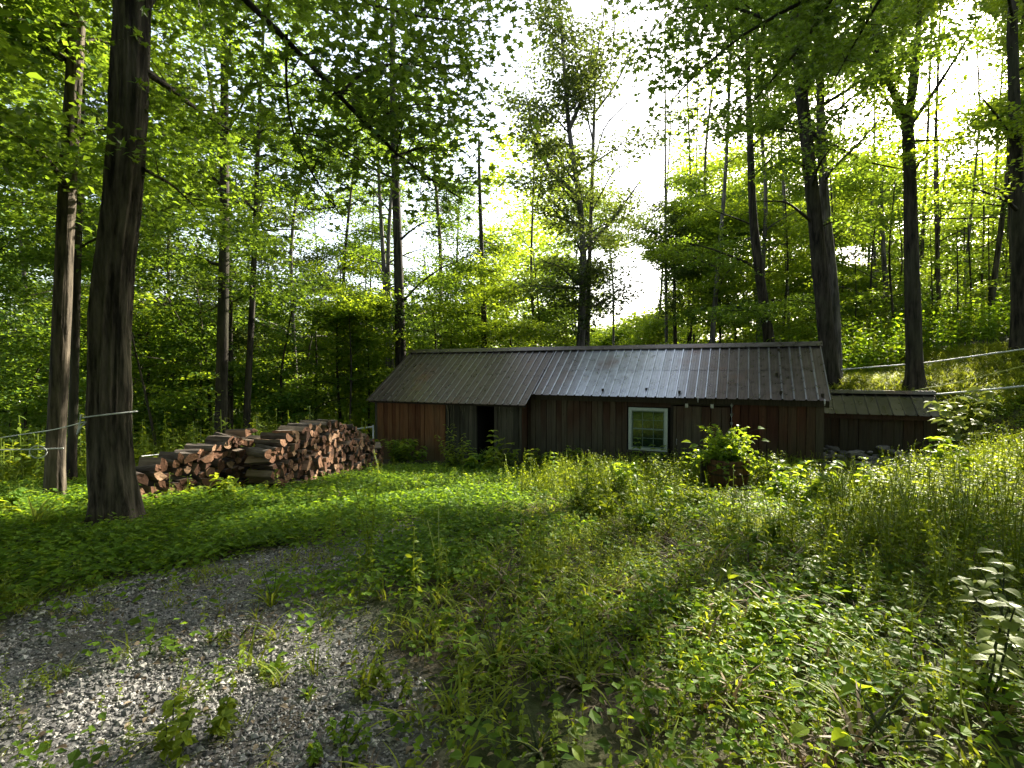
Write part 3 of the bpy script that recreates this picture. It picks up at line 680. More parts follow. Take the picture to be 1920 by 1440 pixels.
# --- near trunks
T1 = [at(213,990,5.8), at(204,800,5.8), at(215,560,5.8), at(223,470,5.8), at(249,270,5.8), at(266,0,5.8)]
make_tree('thick furrowed maple trunk standing at the gravel edge beside the woodpile, tubing tied round it', T1, .27, H=14, seed=3, bark='bark', nl=10, zlo=6.6, L=(2.5, 4.5), lsize=.12, sides=110, fine=260, fur=furrows(2., .032), flare=1.45, rtop=.62,
          proto=MAPLE, nleaf=34, extra=[([at(280,140,5.8), at(330,175,6.3), at(380,215,6.8), at(425,242,7.2), at(470,270,7.6)], .05), ([at(275,320,5.8), at(330,350,6.4), at(380,400,7.0)], .025), ([at(285,30,5.8), at(330,-40,6.4), at(420,20,7)], .05)])
T2 = [at(97,950,7.5), at(100,860,7.5), at(118,600,7.5), at(138,300,7.5), at(165,0,7.5)]
make_tree('dark maple trunk with one sunlit side, white tubing tied low on it', T2, .165, H=13, seed=5, bark='bark_tan', nl=11, zlo=4.2, L=(2, 3.6), sides=60, fine=140, fur=furrows(7., .010), rtop=.6,
          extra=[([at(137,125,7.5), at(90,85,7.6), at(0,40,7.8), at(-80,30,8)], .06), ([at(140,110,7.5), at(190,82,7.8), at(225,95,8)], .05), ([at(150,60,7.5), at(60,50,8.2), at(20,10,8.6)], .03)])
make_tree('slim dark trunk just behind the half sunlit maple', [at(128,905,9.5), at(150,500,9.5), at(165,200,9.5)], .105, H=11, seed=7, nl=12, zlo=3.4, L=(1.6, 3.2))
make_tree('straight brown trunk rising behind the woodpile, lower stem bare', [at(412,812,14), at(424,480,14), at(430,120,14)], .20, H=15, seed=9, nl=18, zlo=4.0, L=(2.4, 4.6), nleaf=46)
make_tree('thinner crooked trunk beside the straight brown one behind the woodpile', [at(460,800,15), at(478,520,15), at(487,330,15)], .125, H=12, seed=12, nl=16, zlo=3.6, L=(2.2, 4))
make_tree('pale slender trunk close beside the darker trunk at the shed gable', [at(730,700,22), at(720,480,22), at(712,330,22)], .15, H=13, seed=14, bark='bark_grey', nl=14, zlo=5., L=(2, 3.6), lsize=.15)
make_tree('dark trunk rising right behind the orange boarded shed end', [at(752,700,18.5), at(748,480,18.5), at(745,370,18.5), at(738,150,18.5)], .235, H=16, seed=17, nl=18, zlo=5.0, L=(2.4, 4.4), nleaf=46, lsize=.14,
          extra=[([at(752,570,18.5), at(790,530,18.2), at(840,495,17.8), at(880,490,17.8)], .05)])
make_tree('short visible trunk under lime green boughs behind the middle of the roof', [at(908,660,22), at(908,590,22), at(905,530,22), at(900,350,22)], .165, H=11.5, seed=19, leaf='leaf_lime', nl=18, zlo=2.9, L=(2.4, 4.6), lsize=.15, nleaf=44, tone=.3,
          extra=[([at(905,650,22), at(880,620,21.5), at(860,625,21)], .05), ([at(910,600,22), at(945,640,21.5)], .04)])
make_tree('slim forked tree with a broad airy crown against the open sky behind the roof', [at(1088,655,20), at(1092,560,20), at(1094,470,20), at(1085,370,20), at(1065,250,20), at(1055,120,20), at(1050,50,20)], .20, H=None, seed=23, leaf='leaf_oak', bark='bark_grey', nl=22, zlo=3.0, L=(2.0, 4.2), lsize=.17, nleaf=34, rad=.66, flat=.75, step=1.0, exempt=True, rtop=.28, flare=1.25, up=.40, droop=.1, fine=40,
          extra=[([at(1094,470,20), at(1135,430,20), at(1165,390,20), at(1200,340,20)], .12), ([at(1085,370,20), at(1035,330,20.5), at(1000,270,21), at(985,180,21)], .11), ([at(1065,250,20), at(1100,170,20), at(1110,80,20)], .10), ([at(1090,430,20), at(1050,410,20.4), at(1000,400,20.6)], .08),
                 ([at(1092,540,20), at(1050,500,19.6), at(1010,490,19.2)], .07), ([at(1093,520,20), at(1130,500,19.8), at(1170,470,19.6)], .04), ([at(1091,580,20), at(1060,560,20), at(1030,560,20)], .03), ([at(1092,560,20), at(1125,550,20), at(1150,560,20)], .03)])
def bare_limbs():
    root = thing('bare_tree', at(1104,650,20.6), 'leafless pale stems forking up in front of the white sky', 'tree'); r = np.random.default_rng(8); mb = MB(); loc = at(1104,650,20.6)
    st = smooth_path([at(1100,660,20.6)-np.array([0,0,.6]), at(1105,470,20.6), at(1110,300,20.6), at(1112,220,20.6)], 18); mb.tube(st, np.linspace(.10, .06, 18), 8)
    for pts, rr in [([at(1112,220,20.6), at(1115,120,20.6), at(1130,40,20.6), at(1128,-60,20.6)], .05), ([at(1112,220,20.6), at(1150,170,20.6), at(1180,110,20.6), at(1170,0,20.6)], .05),
                    ([at(1108,330,20.6), at(1130,240,20.6), at(1185,190,20.6), at(1190,130,20.6)], .04), ([at(1110,270,20.6), at(1085,170,20.6), at(1070,60,20.6), at(1050,-30,20.6)], .035), ([at(1108,400,20.6), at(1150,320,20.6), at(1215,300,20.6)], .04), ([at(1140,150,20.6), at(1150,60,20.4), at(1140,-40,20.4)], .03)]:
        lp = smooth_path(pts, 12); mb.tube(lp, np.linspace(rr, .012, 12), 6, cap=False)
        for q in range(9):
            tw = limb(r, lp[int(r.integers(3, 12))], r.choice([0, pi])+r.normal(0, .8), r.uniform(.6, 1.3), r.uniform(.8, 2.2), -.4, 6, .14); mb.tube(tw, np.linspace(.014, .005, 6), 4, cap=False)
    mb.build('trunk', M['bark_grey'], root, smooth=True, loc=loc)
bare_limbs()
make_tree('slim grey trunk showing above the roof ridge near the window', [at(1266,650,28), at(1264,600,28), at(1262,480,28)], .13, H=10, seed=27, nl=12, zlo=4.2, L=(1.6, 3), lsize=.17, leaf='leaf_oak', nleaf=30)
make_tree('leaning trunk wrapped in foliage behind the roof, beside the twin trunks', [at(1445,655,20), at(1425,540,20), at(1408,420,20), at(1400,250,20)], .25, H=15, seed=29, nl=20, zlo=3.6, L=(2.2, 4.2), nleaf=46)
make_tree('stout dark leaning trunk of the twin pair behind the low shed', [at(1560,740,15.5), at(1545,600,15.5), at(1522,400,15.5), at(1505,260,15.5), at(1492,160,15.5)], .29, H=15, seed=31, nl=15, zlo=5.4, L=(2.6, 4.6), sides=30, fine=70, fur=furrows(4., .012), rtop=.5, flare=1.2, nleaf=46,
          extra=[([at(1512,320,15.5), at(1470,300,15.2), at(1420,330,15)], .05), ([at(1520,420,15.5), at(1470,380,15), at(1410,380,14.6)], .05), ([at(1505,250,15.5), at(1560,280,15.2), at(1620,310,15), at(1690,322,14.6)], .07), ([at(1500,190,15.5), at(1520,100,15.5), at(1515,20,15.5)], .10)])
make_tree('paler second trunk of the twin pair behind the low shed', [at(1570,740,15.9), at(1562,560,15.9), at(1545,420,15.9), at(1532,280,15.9)], .20, H=14, seed=33, bark='bark_grey', nl=12, zlo=6.2, L=(2.2, 4), sides=24, fine=50, rtop=.5, flare=1.15)
make_tree('dark straight maple with flared foot on the grassy bank, forked high up', [at(1717,730,14), at(1708,560,14), at(1698,320,14), at(1690,215,14)], .27, H=None, seed=35, nl=6, zlo=4.5, L=(2, 3.6), sides=36, fine=90, fur=furrows(9., .012), rtop=.62, flare=1.6, nleaf=40, leaf='leaf_lime',
          extra=[([at(1690,230,14), at(1660,170,14), at(1630,110,14), at(1620,20,14)], .11), ([at(1692,230,14), at(1705,150,14), at(1710,60,14), at(1706,-60,14)], .12), ([at(1698,240,14), at(1740,180,13.8), at(1790,100,13.6), at(1830,30,13.4)], .06), ([at(1685,235,14), at(1640,180,14.4), at(1600,150,14.8)], .05)])
make_tree('trunk standing highest on the bank with thin boughs reaching toward the forked maple', [at(1908,655,15), at(1905,480,15), at(1895,300,15), at(1880,60,15)], .27, H=15, seed=37, nl=16, zlo=4.6, L=(2.4, 4.2), sides=24, fine=50, rtop=.5, leaf='leaf_lime',
          extra=[([at(1890,270,15), at(1850,215,14.8), at(1815,175,14.6)], .05), ([at(1893,385,15), at(1830,360,14.6), at(1770,346,14.2)], .05)])
make_tree('grey trunk in the sunny brush between the twin trunks and the flared maple', [at(1665,660,26), at(1660,560,26), at(1652,480,26)], .19, H=12, seed=39, nl=16, zlo=4, L=(2, 3.6), lsize=.18, bark='bark_grey', leaf='leaf_lime', nleaf=34, rad=.75)
make_tree('thin far trunk among bright leaves left of the flared maple', [at(1640,600,31), at(1634,440,31)], .15, H=12, seed=41, nl=14, zlo=5, L=(2, 3.6), lsize=.2, bark='bark_grey', nleaf=30, rad=.8)
# --- slender saplings one can tell apart by where they stand
sap = [(590,800,19,.06,590,'bare stemmed sapling above the middle of the woodpile'),(655,812,17,.05,655,'thin sapling stem between the woodpile and the orange shed wall'),(690,830,18.5,.05,686,'thin sapling against the orange shed corner'),
       (395,800,16,.07,372,'leaning dark sapling beside the straight brown trunk behind the woodpile'),(290,830,13,.05,235,'slanting sapling in the dim brush behind the thick furrowed trunk'),(1790,690,20,.05,1788,'bank sapling standing between the flared maple and the highest trunk'),
       (1820,680,21,.07,1808,'pale sapling on the bank, the stoutest of the slim stems there'),(1848,670,20,.05,1846,'dark upright sapling on the bank under lime leaves'),(1873,660,22,.045,1882,'slightly tilted sapling close to the highest bank trunk'),(1745,690,21,.04,1738,'wispy sapling just beside the flared maple on the bank'),
       (1335,655,26,.09,1330,'slim dark stem rising over the ridge beside the foliage wrapped trunk'),(1600,690,24,.04,1598,'small sapling in the yellow green brush by the twin trunks')]
for k, (x, y, Y, rr, xt, lab) in enumerate(sap):
    make_tree(lab, [at(x, y, Y), at((x+xt)/2+4, y-120, Y), at(xt, y-260, Y)], rr, H=None, seed=60+k, leaf='leaf_lime' if k % 3 else 'leaf', nl=12, zlo=float(at(x, y, Y)[2]+1.0), L=(1.0, 2.3), lsize=.13, nleaf=30, rad=.5, flat=.28, sides=8, name='sapling', cat='sapling', fine=14, group='slender saplings', tone=.25)
# --- understorey maples filling the wood, and tall trees further back
r_ = np.random.default_rng(77)
UND = [(330,16),(520,17),(600,20),(660,23),(480,24),(560,28),(700,26),(800,23),(850,27),(960,25),(1010,29),(1050,34),(780,33),(240,15),(180,18),(60,15),(20,20),(110,24),(380,22),(300,26),
       (1230,36),(1290,30),(1360,26),(1400,32),(1480,24),(1530,28),(1590,30),(1700,27),(1760,24),(1840,26),(1900,23),(1960,28),(1640,36),(1800,34),(440,32),(620,36),(900,38),(1150,46),(-40,17),(1470,36),(90,30),(200,26),(30,34),(340,34),(420,28),(540,40),(250,40),(150,44),(-20,40),(730,30),(640,18),(1560,22),(1680,22),(1790,28),(1880,30),(1620,26),(1730,38)]
for k, (x, Y) in enumerate(UND):
    X = (x-960)/F*Y + r_.normal(0, .3); g = float(ground(np.array([X]), np.array([Y]))[0]); h = r_.uniform(4.5, 7.0) if Y < 22 else r_.uniform(6.5, 10)
    if abs(x-1170) < 70: h = 3.5
    big = Y > 25
    make_tree('sunlit young maple in the thicket beyond the shed and woodpile' , [(X, Y, g), (X+r_.normal(0, .3), Y, g+h*.5), (X+r_.normal(0, .4), Y, g+h)], .045+.004*h, seed=200+k, leaf=('leaf_lime', 'leaf', 'leaf_lime')[k % 3] if x > 480 else ('leaf', 'leaf', 'leaf_lime')[k % 3], nl=17, zlo=g+.7, L=(1.5, 3.0), lsize=.17 if big else .135, nleaf=26 if big else 34,
              rad=.7 if big else .58, flat=.28, sides=7, fine=12, group='young maples in the thicket', name='young_maple', tone=.2, twig=False, up=.15, step=.6)
TALL = [(1340,30),(1440,33),(1530,30),(1620,34),(1700,25),(1800,28),(1880,34),(1230,38),(1300,40),(1660,40),(1010,30),(1250,30),(1090,44),(1150,40),(1760,22),(1420,24),(1900,18),(740,22),(430,16),(250,18),(-60,13),(40,19),(180,24),(330,20),(270,30),(560,21),(640,27),(480,30),(820,26),(860,34),(690,38),(1330,24),(1290,36),(1480,27),(1850,20),(1980,18),(1720,30),(1560,38),(1850,34),(380,38),(130,33),(1420,40),(-20,28),(590,34),(1930,26)]
for k, (x, Y) in enumerate(TALL):
    X = (x-960)/F*Y; g = float(ground(np.array([X]), np.array([Y]))[0]); H = r_.uniform(14, 19) + (5 if x > 1200 and Y > 24 else 0)
    big = Y > 24
    make_tree('tall leafy tree deep in the wood, its trunk half lost among leaves', [(X, Y, g), (X+r_.normal(0, .4), Y, g+H*.5), (X+r_.normal(0, .6), Y+r_.normal(0, .4), g+H)], r_.uniform(.09, .15), seed=300+k, leaf=('leaf', 'leaf_dark', 'leaf', 'leaf_oak')[k % 4] if x < 1000 else ('leaf', 'leaf_lime')[k % 2], nl=24, zlo=g+3.2, L=(2.4, 4.8),
              lsize=.2 if big else .145, nleaf=26 if big else 40, rad=.85 if big else .66, flat=.33, sides=8, fine=16, group='tall trees deep in the wood', twig=False, step=.7 if big else .6, bark=('bark', 'bark_grey')[k % 2])
# --- trees beyond the frame edges whose boughs reach into it, and unseen ones added for shade
make_tree('dark maple bough with large leaves arching overhead across the open sky', [(-4.7, 1.9, 0), (-4.6, 2.0, 3), (-4.4, 2.2, 6.3)], .24, H=11, seed=51, leaf='leaf_dark', nl=4, zlo=7.5, L=(2, 3.4), lsize=.125, nleaf=14, proto=MAPLE, rad=.5, step=.42,
          extra=[([(-4.4, 2.2, 5.9), (-3.7, 3.6, 6.0), at(450,0,5.0), at(545,75,5.1), at(640,185,5.3), at(690,245,5.5), at(740,300,5.8), at(800,335,6.2), at(860,372,6.7)], .055),
                 ([at(690,245,5.5), at(735,215,5.9), at(790,200,6.4), at(850,215,7.0)], .018), ([at(640,185,5.3), at(700,130,5.9), at(790,130,6.6), at(880,160,7.2)], .02), ([at(545,75,5.1), at(542,180,5.3), at(555,270,5.5), at(600,350,5.7), at(645,410,6.0)], .014),
                 ([(-4.4, 2.2, 6.1), (-3.2, 3.2, 6.3), at(560,-60,5.2), at(640,25,5.4), at(730,32,5.9), at(790,40,6.3), at(850,58,6.8), at(930,50,7.4)], .035), ([at(740,300,5.8), at(790,280,6.4), at(860,290,7)], .014), ([at(790,40,6.3), at(830,-10,6.6), at(900,-30,7)], .014)])
make_tree('dark overhanging maple boughs with big leaves above the sunny brush', [(8.6, 5.0, 0), (8.5, 5.1, 3), (8.2, 5.3, 6.6)], .25, H=13, seed=53, leaf='leaf_dark', nl=9, zlo=6.0, L=(2, 4.2), lsize=.125, nleaf=19, proto=MAPLE, rad=.55, step=.45,
          extra=[([(8.2, 5.3, 6.2), at(1700,-90,6.8), at(1560,-10,7.0), at(1420,45,7.2), at(1330,110,7.5), at(1260,190,8)], .06), ([at(1560,-10,7.0), at(1500,90,7.4), at(1430,170,7.8), at(1370,240,8.2)], .03), ([at(1420,45,7.2), at(1350,20,7.4), at(1260,30,7.8), at(1215,70,8.2)], .025),
                 ([at(1700,-90,6.8), at(1620,40,7.2), at(1570,130,7.6), at(1540,190,8)], .03), ([at(1560,-10,7), at(1480,-30,7.4), at(1380,-40,7.8)], .03)])
OFF = [(16,6,15),(13,2,14),(21,12,17),(24,5,17),(-10,5,14),(-9,-3,14),(-3,-7,15),(4,-8,15),(10,-5,15),(-14,9,15),(18,-2,15),(0,-13,15),(-7,-8,16),(7,-6,13),(-5,-11,16),(12,-10,16),(-12,-6,16),(-8,0,14),(3,-5,12),(-13,2,15)]  # unseen trees added out of frame to block sun and sky light
for k, (X, Y, H) in enumerate(OFF):
    g = float(ground(np.array([X]), np.array([Y]))[0])
    make_tree('unseen tall maple of the surrounding wood, added to block light', [(X, Y, g), (X+.2, Y, g+H*.5), (X, Y+.2, g+H)], .2, seed=400+k, leaf='leaf_dark' if Y < 0 else 'leaf', nl=26 if Y < 2 else 20, zlo=g+(3.2 if Y > 0 else 1.6), L=(2.6, 5), lsize=.22, nleaf=28, rad=.85, sides=8, fine=14, group='maples round the clearing', twig=False, step=.7)

# --- far woodland: reads as one mass
def far_wood():
    r = np.random.default_rng(5); mb = MB(); n = 9000
    az = r.uniform(-.95, .95, n); dist = r.uniform(44, 85, n); X = np.sin(az)*dist; Y = np.cos(az)*dist; z = ground(X, Y); hmax = np.where(np.abs(az-.21) < .10, 5, np.where(az > .42, 15, np.where(az < -.05, 11, 25)))
    C = np.stack([X, Y, z + r.random(n)**1.2*hmax], 1); C = C[keep(C)]; C = C[~((C[:, 0] < -.3*C[:, 1]) & (C[:, 2] < 3.5) & (r.random(len(C)) < .75))]
    spray(mb, r, C, 34, 1.5, .45, .42, KITE, .3); tag(mb.build('far_woodland', M['leaf_lime'], None), kind='stuff')
far_wood()

# ------------------------------------------------------------------ woodpile: every log a thing of its own
def log_mesh(seed, L, kind):
    r = np.random.default_rng(seed); R = .088*r.uniform(.85, 1.15)
    if kind == 'round': a = np.linspace(0, 2*pi, 12, endpoint=False); P = np.stack([np.cos(a), np.sin(a)], 1)*R*.72*(1+r.normal(0, .05, (12, 1))); nb = 12
    else:
        sp = r.uniform(1.3, 2.2) if kind == 'quarter' else pi
        a = np.linspace(-sp/2, sp/2, 7); P = np.stack([np.cos(a), np.sin(a)], 1)*R*1.25
        if kind == 'half': P = P*.9
        else: P = np.concatenate([P, [[-.004, R*.12*r.normal()]]])
        P = P + r.normal(0, .006, P.shape); P -= P.mean(0); nb = 6
    n = len(P); rings = 6; ys = np.linspace(-L/2, L/2, rings); V = []
    for i, y in enumerate(ys):
        Q = P*(1+r.normal(0, .025)) + r.normal(0, .003, P.shape); V.append(np.stack([Q[:, 0], np.full(n, y) + (r.normal(0, .005, n) if i in (0, rings-1) else 0), Q[:, 1]], 1))
    mb = MB(); V = np.concatenate(V); mb.add(V)
    for i in range(rings-1):
        for j in range(n):
            k = (j+1) % n; mb.q.append(np.array([(i*n+j, (i+1)*n+j, (i+1)*n+k, i*n+k)])); mb.qm.append(np.array([2 if j < nb else 1]))
    for i in (0, rings-1):
        c = mb.n; cv = V[i*n:(i+1)*n].mean(0); mb.add([cv])
        for j in range(n):
            k = (j+1) % n; mb.t.append(np.array([(i*n+j, i*n+k, c) if i == 0 else (i*n+k, i*n+j, c)])); mb.tm.append(np.array([0]))
    return mb
LOGS = []
for k in range(14):
    o = log_mesh(900+k, (.46, .50, .43)[k % 3], ('quarter', 'half', 'quarter', 'quarter', 'half', 'quarter', 'round')[k % 7]).build('firewood_log', [M['log_end'], M['log_split'], M['log_bark']])
    LOGS.append(o.data); bpy.data.objects.remove(o)
def stack(p0, p1, top, labels, s=.152, seed=1, width=.46):
    r = np.random.default_rng(seed); p0, p1 = np.array(p0), np.array(p1); Ld = np.linalg.norm(p1-p0); dr = (p1-p0)/Ld; nr = np.array([dr[1], -dr[0]])
    if nr[0] < 0: nr = -nr
    from mathutils import Matrix
    cnt = 0; spots = []; row = 0
    zmin = min(float(ground(np.array([p[0]]), np.array([p[1]]))[0]) for p in (p0, p1))
    hgt = lambda q: (float(ground(np.array([(p0+dr*q)[0]]), np.array([(p0+dr*q)[1]]))[0]), np.interp(q/Ld, *top) + EYE)
    while row < 14:
        q = (row % 2)*s*.5 + .05
        while q < Ld:
            g, zt = hgt(q); z = zmin + .05 + row*s*.86
            if z > g-.06 and z < zt - s*.95: spots.append((q, z, False))
            q += s*r.uniform(.92, 1.1)
        row += 1
    q = .04
    while q < Ld:
        g, zt = hgt(q); spots.append((q, max(zt - s*.45, g+.05), True)); q += s*r.uniform(.85, 1.05)
    for q, z, topm in spots:
        b = p0 + dr*q; c = b - nr*(width/2 + r.uniform(-.03, .045)); me = LOGS[int(r.integers(len(LOGS)))]
        o = bpy.data.objects.new('firewood_log', me); COL.objects.link(o)
        o.location = (c[0] + r.normal(0, .02)*dr[0], c[1] + r.normal(0, .02)*dr[1], z + r.normal(0, .018))
        yaw = math.atan2(nr[1], nr[0]) - pi/2 + r.normal(0, .08 if not topm else .22)
        o.rotation_euler = (Matrix.Rotation(yaw, 4, 'Z') @ Matrix.Rotation(r.normal(0, .06), 4, 'X') @ Matrix.Rotation(r.uniform(0, 6.28), 4, 'Y')).to_euler()
        sc_ = r.uniform(.74, 1.16); o.scale = (sc_, r.uniform(.94, 1.08), sc_)
        tag(o, labels[1] if topm else labels[0], 'log', labels[2]); cnt += 1
    return cnt
n1 = stack((-5.25, 6.75), (-4.45, 9.0), ([0, .12, .3, .5, .7, .9, 1], [-1.55, -1.42, -1.30, -1.20, -1.10, -1.0, -.98]), ('cut end of a split log packed in the stepped stack by the thick trunk', 'weathered log lying on top of the stepped stack by the thick trunk', 'logs of the stepped stack'), seed=4)
n2 = stack((-3.9, 8.25), (-3.25, 12.9), ([0, .06, .14, .25, .38, .5, .6, .7, .8, .9, 1], [-1.30, -1.18, -1.08, -1.0, -1.0, -1.08, -1.2, -1.36, -1.56, -1.78, -2.0]), ('cut end of a split log packed in the long stack that runs to the shed', 'loose log on the crest of the long stack that runs to the shed', 'logs of the long stack'), seed=6)
print("logs", n1, n2)

# ------------------------------------------------------------------ stones under the low shed
def stone_mesh(seed):
    r = np.random.default_rng(seed); mb = MB(); n = 8; m = 6; V = [(0, 0, -1)]
    for i in range(1, m):
        ph = -pi/2 + pi*i/m
        for j in range(n):
            a = 2*pi*j/n; V.append((cos(a)*cos(ph), sin(a)*cos(ph), sin(ph)))
    V.append((0, 0, 1)); V = np.array(V); V = np.sign(V)*np.abs(V)**.8; V = V*(1+.16*r.normal(0, 1, (len(V), 1)))*np.array([1, r.uniform(.6, .9), r.uniform(.4, .6)])
    t = []; q = []
    for j in range(n):
        k = (j+1) % n; t.append((0, 1+k, 1+j)); t.append((len(V)-1, 1+(m-2)*n+j, 1+(m-2)*n+k))
        for i in range(m-2): q.append((1+i*n+j, 1+i*n+k, 1+(i+1)*n+k, 1+(i+1)*n+j))
    mb.add(V, tris=t, quads=q); return mb
ST = []
for k in range(8):
    o = stone_mesh(50+k).build('stone', M['stone']); ST.append(o.data); bpy.data.objects.remove(o)
r_ = np.random.default_rng(15)
def put_stone(p, s, lab, grp):
    o = bpy.data.objects.new('stone', ST[int(r_.integers(8))]); COL.objects.link(o); o.location = p; o.scale = (s, s, s); o.rotation_euler = (r_.normal(0, .15), r_.normal(0, .15), r_.uniform(0, 6.28)); tag(o, lab, 'stone', grp)
for k in range(110):
    u = r_.uniform(-2.5, .0); wv = r_.uniform(.55, 2.0); p = SF(np.array([u, wv, 0.])); g = float(ground(np.array([p[0]]), np.array([p[1]]))[0])
    put_stone((p[0], p[1], g + .02 + .25*max(0, (wv-1.2))*r_.random()), r_.uniform(.06, .16), 'grey stone in the heap at the foot of the low shed', 'stones under the low shed')
for k in range(10):
    u = r_.uniform(-3.3, -2.5); wv = r_.uniform(1.2, 2.0); p = SF(np.array([u, wv, 0.])); g = float(ground(np.array([p[0]]), np.array([p[1]]))[0])
    put_stone((p[0], p[1], g + .02), r_.uniform(.05, .12), 'sunlit stone scattered past the low shed corner', 'stones past the low shed corner')

# ------------------------------------------------------------------ barrel planter, rain chain, tubing
def barrel():
    c = at(1367, 900, 9.3); g = float(ground(np.array([c[0]]), np.array([c[1]]))[0]); root = thing('barrel_planter', (c[0], c[1], g), 'brown wooden barrel planter with iron hoops in front of the sliding door', 'planter'); H = .62
    mb = MB(); ns = 20; r = np.random.default_rng(3)
    zs = np.linspace(0, H, 7); R = lambda z: .30 + .075*(z/H) + .02*sin(pi*z/H)
    for k in range(ns):
        a0, a1 = 2*pi*k/ns+.008, 2*pi*(k+1)/ns-.008; V = []; tn = r.random()
        for z in zs:
            for a, dr in ((a0, 0), (a1, 0), (a1, -.025), (a0, -.025)): rr = R(z)+dr; V.append((rr*cos(a), rr*sin(a), z))
        q = []
        for i in range(6):
            for j in range(4): q.append((i*4+j, i*4+(j+1) % 4, (i+1)*4+(j+1) % 4, (i+1)*4+j))
        q.append((24, 25, 26, 27)); mb.add(V, quads=q, tone=tn)
    mb.build('stave_wall', M['barrel'], root)
    for z in (.10, .34, .50):
        mb = MB(); V = []; n = 40
        for zz, o in ((z, .004), (z+.035, .004), (z+.035, -.0), (z, -.0)):
            for k in range(n): a = 2*pi*k/n; V.append(((R(zz)+o)*cos(a), (R(zz)+o)*sin(a), zz))
        mb.add(V, quads=[(i*n+k, i*n+(k+1) % n, ((i+1) % 4)*n+(k+1) % n, ((i+1) % 4)*n+k) for i in range(4) for k in range(n)]); mb.build('hoop', M['trim'], root)
    mb = MB(); a = np.linspace(0, 2*pi, 24, endpoint=False); mb.add(np.concatenate([np.stack([.34*np.cos(a), .34*np.sin(a), np.full(24, H-.07)], 1), [(0, 0, H-.04)]]), tris=[(k, (k+1) % 24, 24) for k in range(24)]); mb.build('soil', M['ground'], root)
    pl = thing('potted_plant', (c[0], c[1], g+H-.07), 'bushy light green plant overflowing the wooden barrel', 'plant'); st = MB(); lv = MB(); P = []; Dr = []
    for k in range(60):
        az = r.uniform(0, 6.28); el = r.uniform(.05, 1.4); L = r.uniform(.46, .88)*(.75+.25*cos(el)); lp = limb(r, (r.normal(0, .08), r.normal(0, .08), 0), az, max(el, .5), L, 1.0 if el < .8 else .4, 8, .1); st.tube(lp, np.linspace(.006, .002, 8), 4, cap=False)
        for i in range(2, 8):
            for s_ in range(4): P.append(lp[i]+r.normal(0, .035, 3)); Dr.append([cos(az+s_*1.6-2.4), sin(az+s_*1.6-2.4), r.uniform(-.5, .2)])
    P, Dr = np.array(P), np.array(Dr); lv.leaves(P, nrm(np.array([0, 0, 1.])+r.normal(0, .45, P.shape)), Dr, r.uniform(.07, .14, len(P)), OVATE)
    for az, el, z in ((2.7, .1, .3), (.3, .5, .5), (.1, .2, .25), (-.4, -.1, .2), (3.4, .1, .35)):
        lp = limb(r, (0, 0, .1), az, el+.3, .66, .5, 8, .05); lp[:, 2] += z*.4; st.tube(lp, np.linspace(.006, .002, 8), 4, cap=False); lv.leaves(lp[-1:], nrm(np.array([[0, -.4, 1.]])), np.array([[cos(az), sin(az), .2]]), .2, OVATE, np.array([.9]))
    for az in (2.6, 2.2, 1.7):
        lp = limb(r, (-.05, 0, .3), az, 1.2, .75, 2.4, 9, .03); lv.leaves(lp[2:7], nrm(r.normal(0, 1, (5, 3))), lp[3:8]-lp[2:7], .16, BLADE)
    st.build('stem', M['stem'], pl); lv.build('foliage', M['leaf_lime'], pl)
    p = gp(1323, 930); p[2] = float(ground(np.array([c[0]-.42]), np.array([c[1]+.1]))[0]); o = thing('wooden_post', (c[0]-.42, c[1]+.1, p[2]), 'short pale grey plank standing against the barrel planter', 'post')
    mb = MB(); mb.box((-.045, -.02, -.1), (.045, .02, .62)); mb.box((-.03, -.03, .45), (.03, -.021, .60)); mb.build('plank', M['board_grey'], o)
barrel()
def rain_chain():
    p = SF(np.array([1.93, .06, EZ-.12])); root = thing('rain_chain', p, 'thin dark rain chain with small pale cups hanging from the eave over the barrel', 'rain chain')
    mb = MB(); k = 0
    for i in range(26):
        z = -i*.034; a = np.linspace(0, 2*pi, 9); ax = i % 2
        ring = np.stack([.008*np.cos(a)*(ax == 0), .008*np.cos(a)*(ax == 1), z+.02*np.sin(a)], 1); mb.tube(ring, .0025, 5, cap=False)
    mb.build('chain', M['steel'], root)
    for z in (-.05, -.26, -.46, -.72):
        mb = MB(); mb.tube(np.array([(0, 0, z-.035), (0, 0, z-.01), (0, 0, z+.02), (0, 0, z+.03)]), [.012, .022, .034, .036], 12); mb.build('cup', M['steel'], root)
rain_chain()
def cable(name, label, pts, rad, m, n=30, cat='tubing', sag=0.):
    P = smooth_path(pts, n) if len(pts) > 2 else np.array(pts[0]) + np.linspace(0, 1, n)[:, None]*(np.array(pts[1])-np.array(pts[0]))
    s = np.linspace(0, 1, n); P[:, 2] -= sag*4*s*(1-s)
    mb = MB(); mb.tube(P, rad, 8); o = mb.build(name, M[m], smooth=True, loc=P[0]); tag(o, label, cat); return o
def ring(c, rx, tilt=0., n=40, lift=None):
    a = np.linspace(0, 2*pi, n); return np.stack([c[0]+rx*np.cos(a), c[1]+rx*np.sin(a), c[2]+tilt*np.cos(a)+0*a], 1)
tc = at(206,777,5.8)
cable('tubing_collar', 'pale tubing looped round the thick furrowed trunk', ring(tc, .252, .03), .008, 'rope', 40)
cable('sap_tubing', 'thin pale line running from the thick furrowed trunk past the half sunlit maple', [at(162,790,5.75), at(100,806,6.5), at(30,816,7.4), at(-90,835,8.8)], .006, 'rope')
cable('tubing_end', 'forked loose end of pale tubing sticking out from the thick furrowed trunk', [at(162,783,5.7), at(150,776,5.6), at(149,790,5.6), at(141,818,5.6), at(148,802,5.58), at(161,791,5.65)], .008, 'rope', 30)
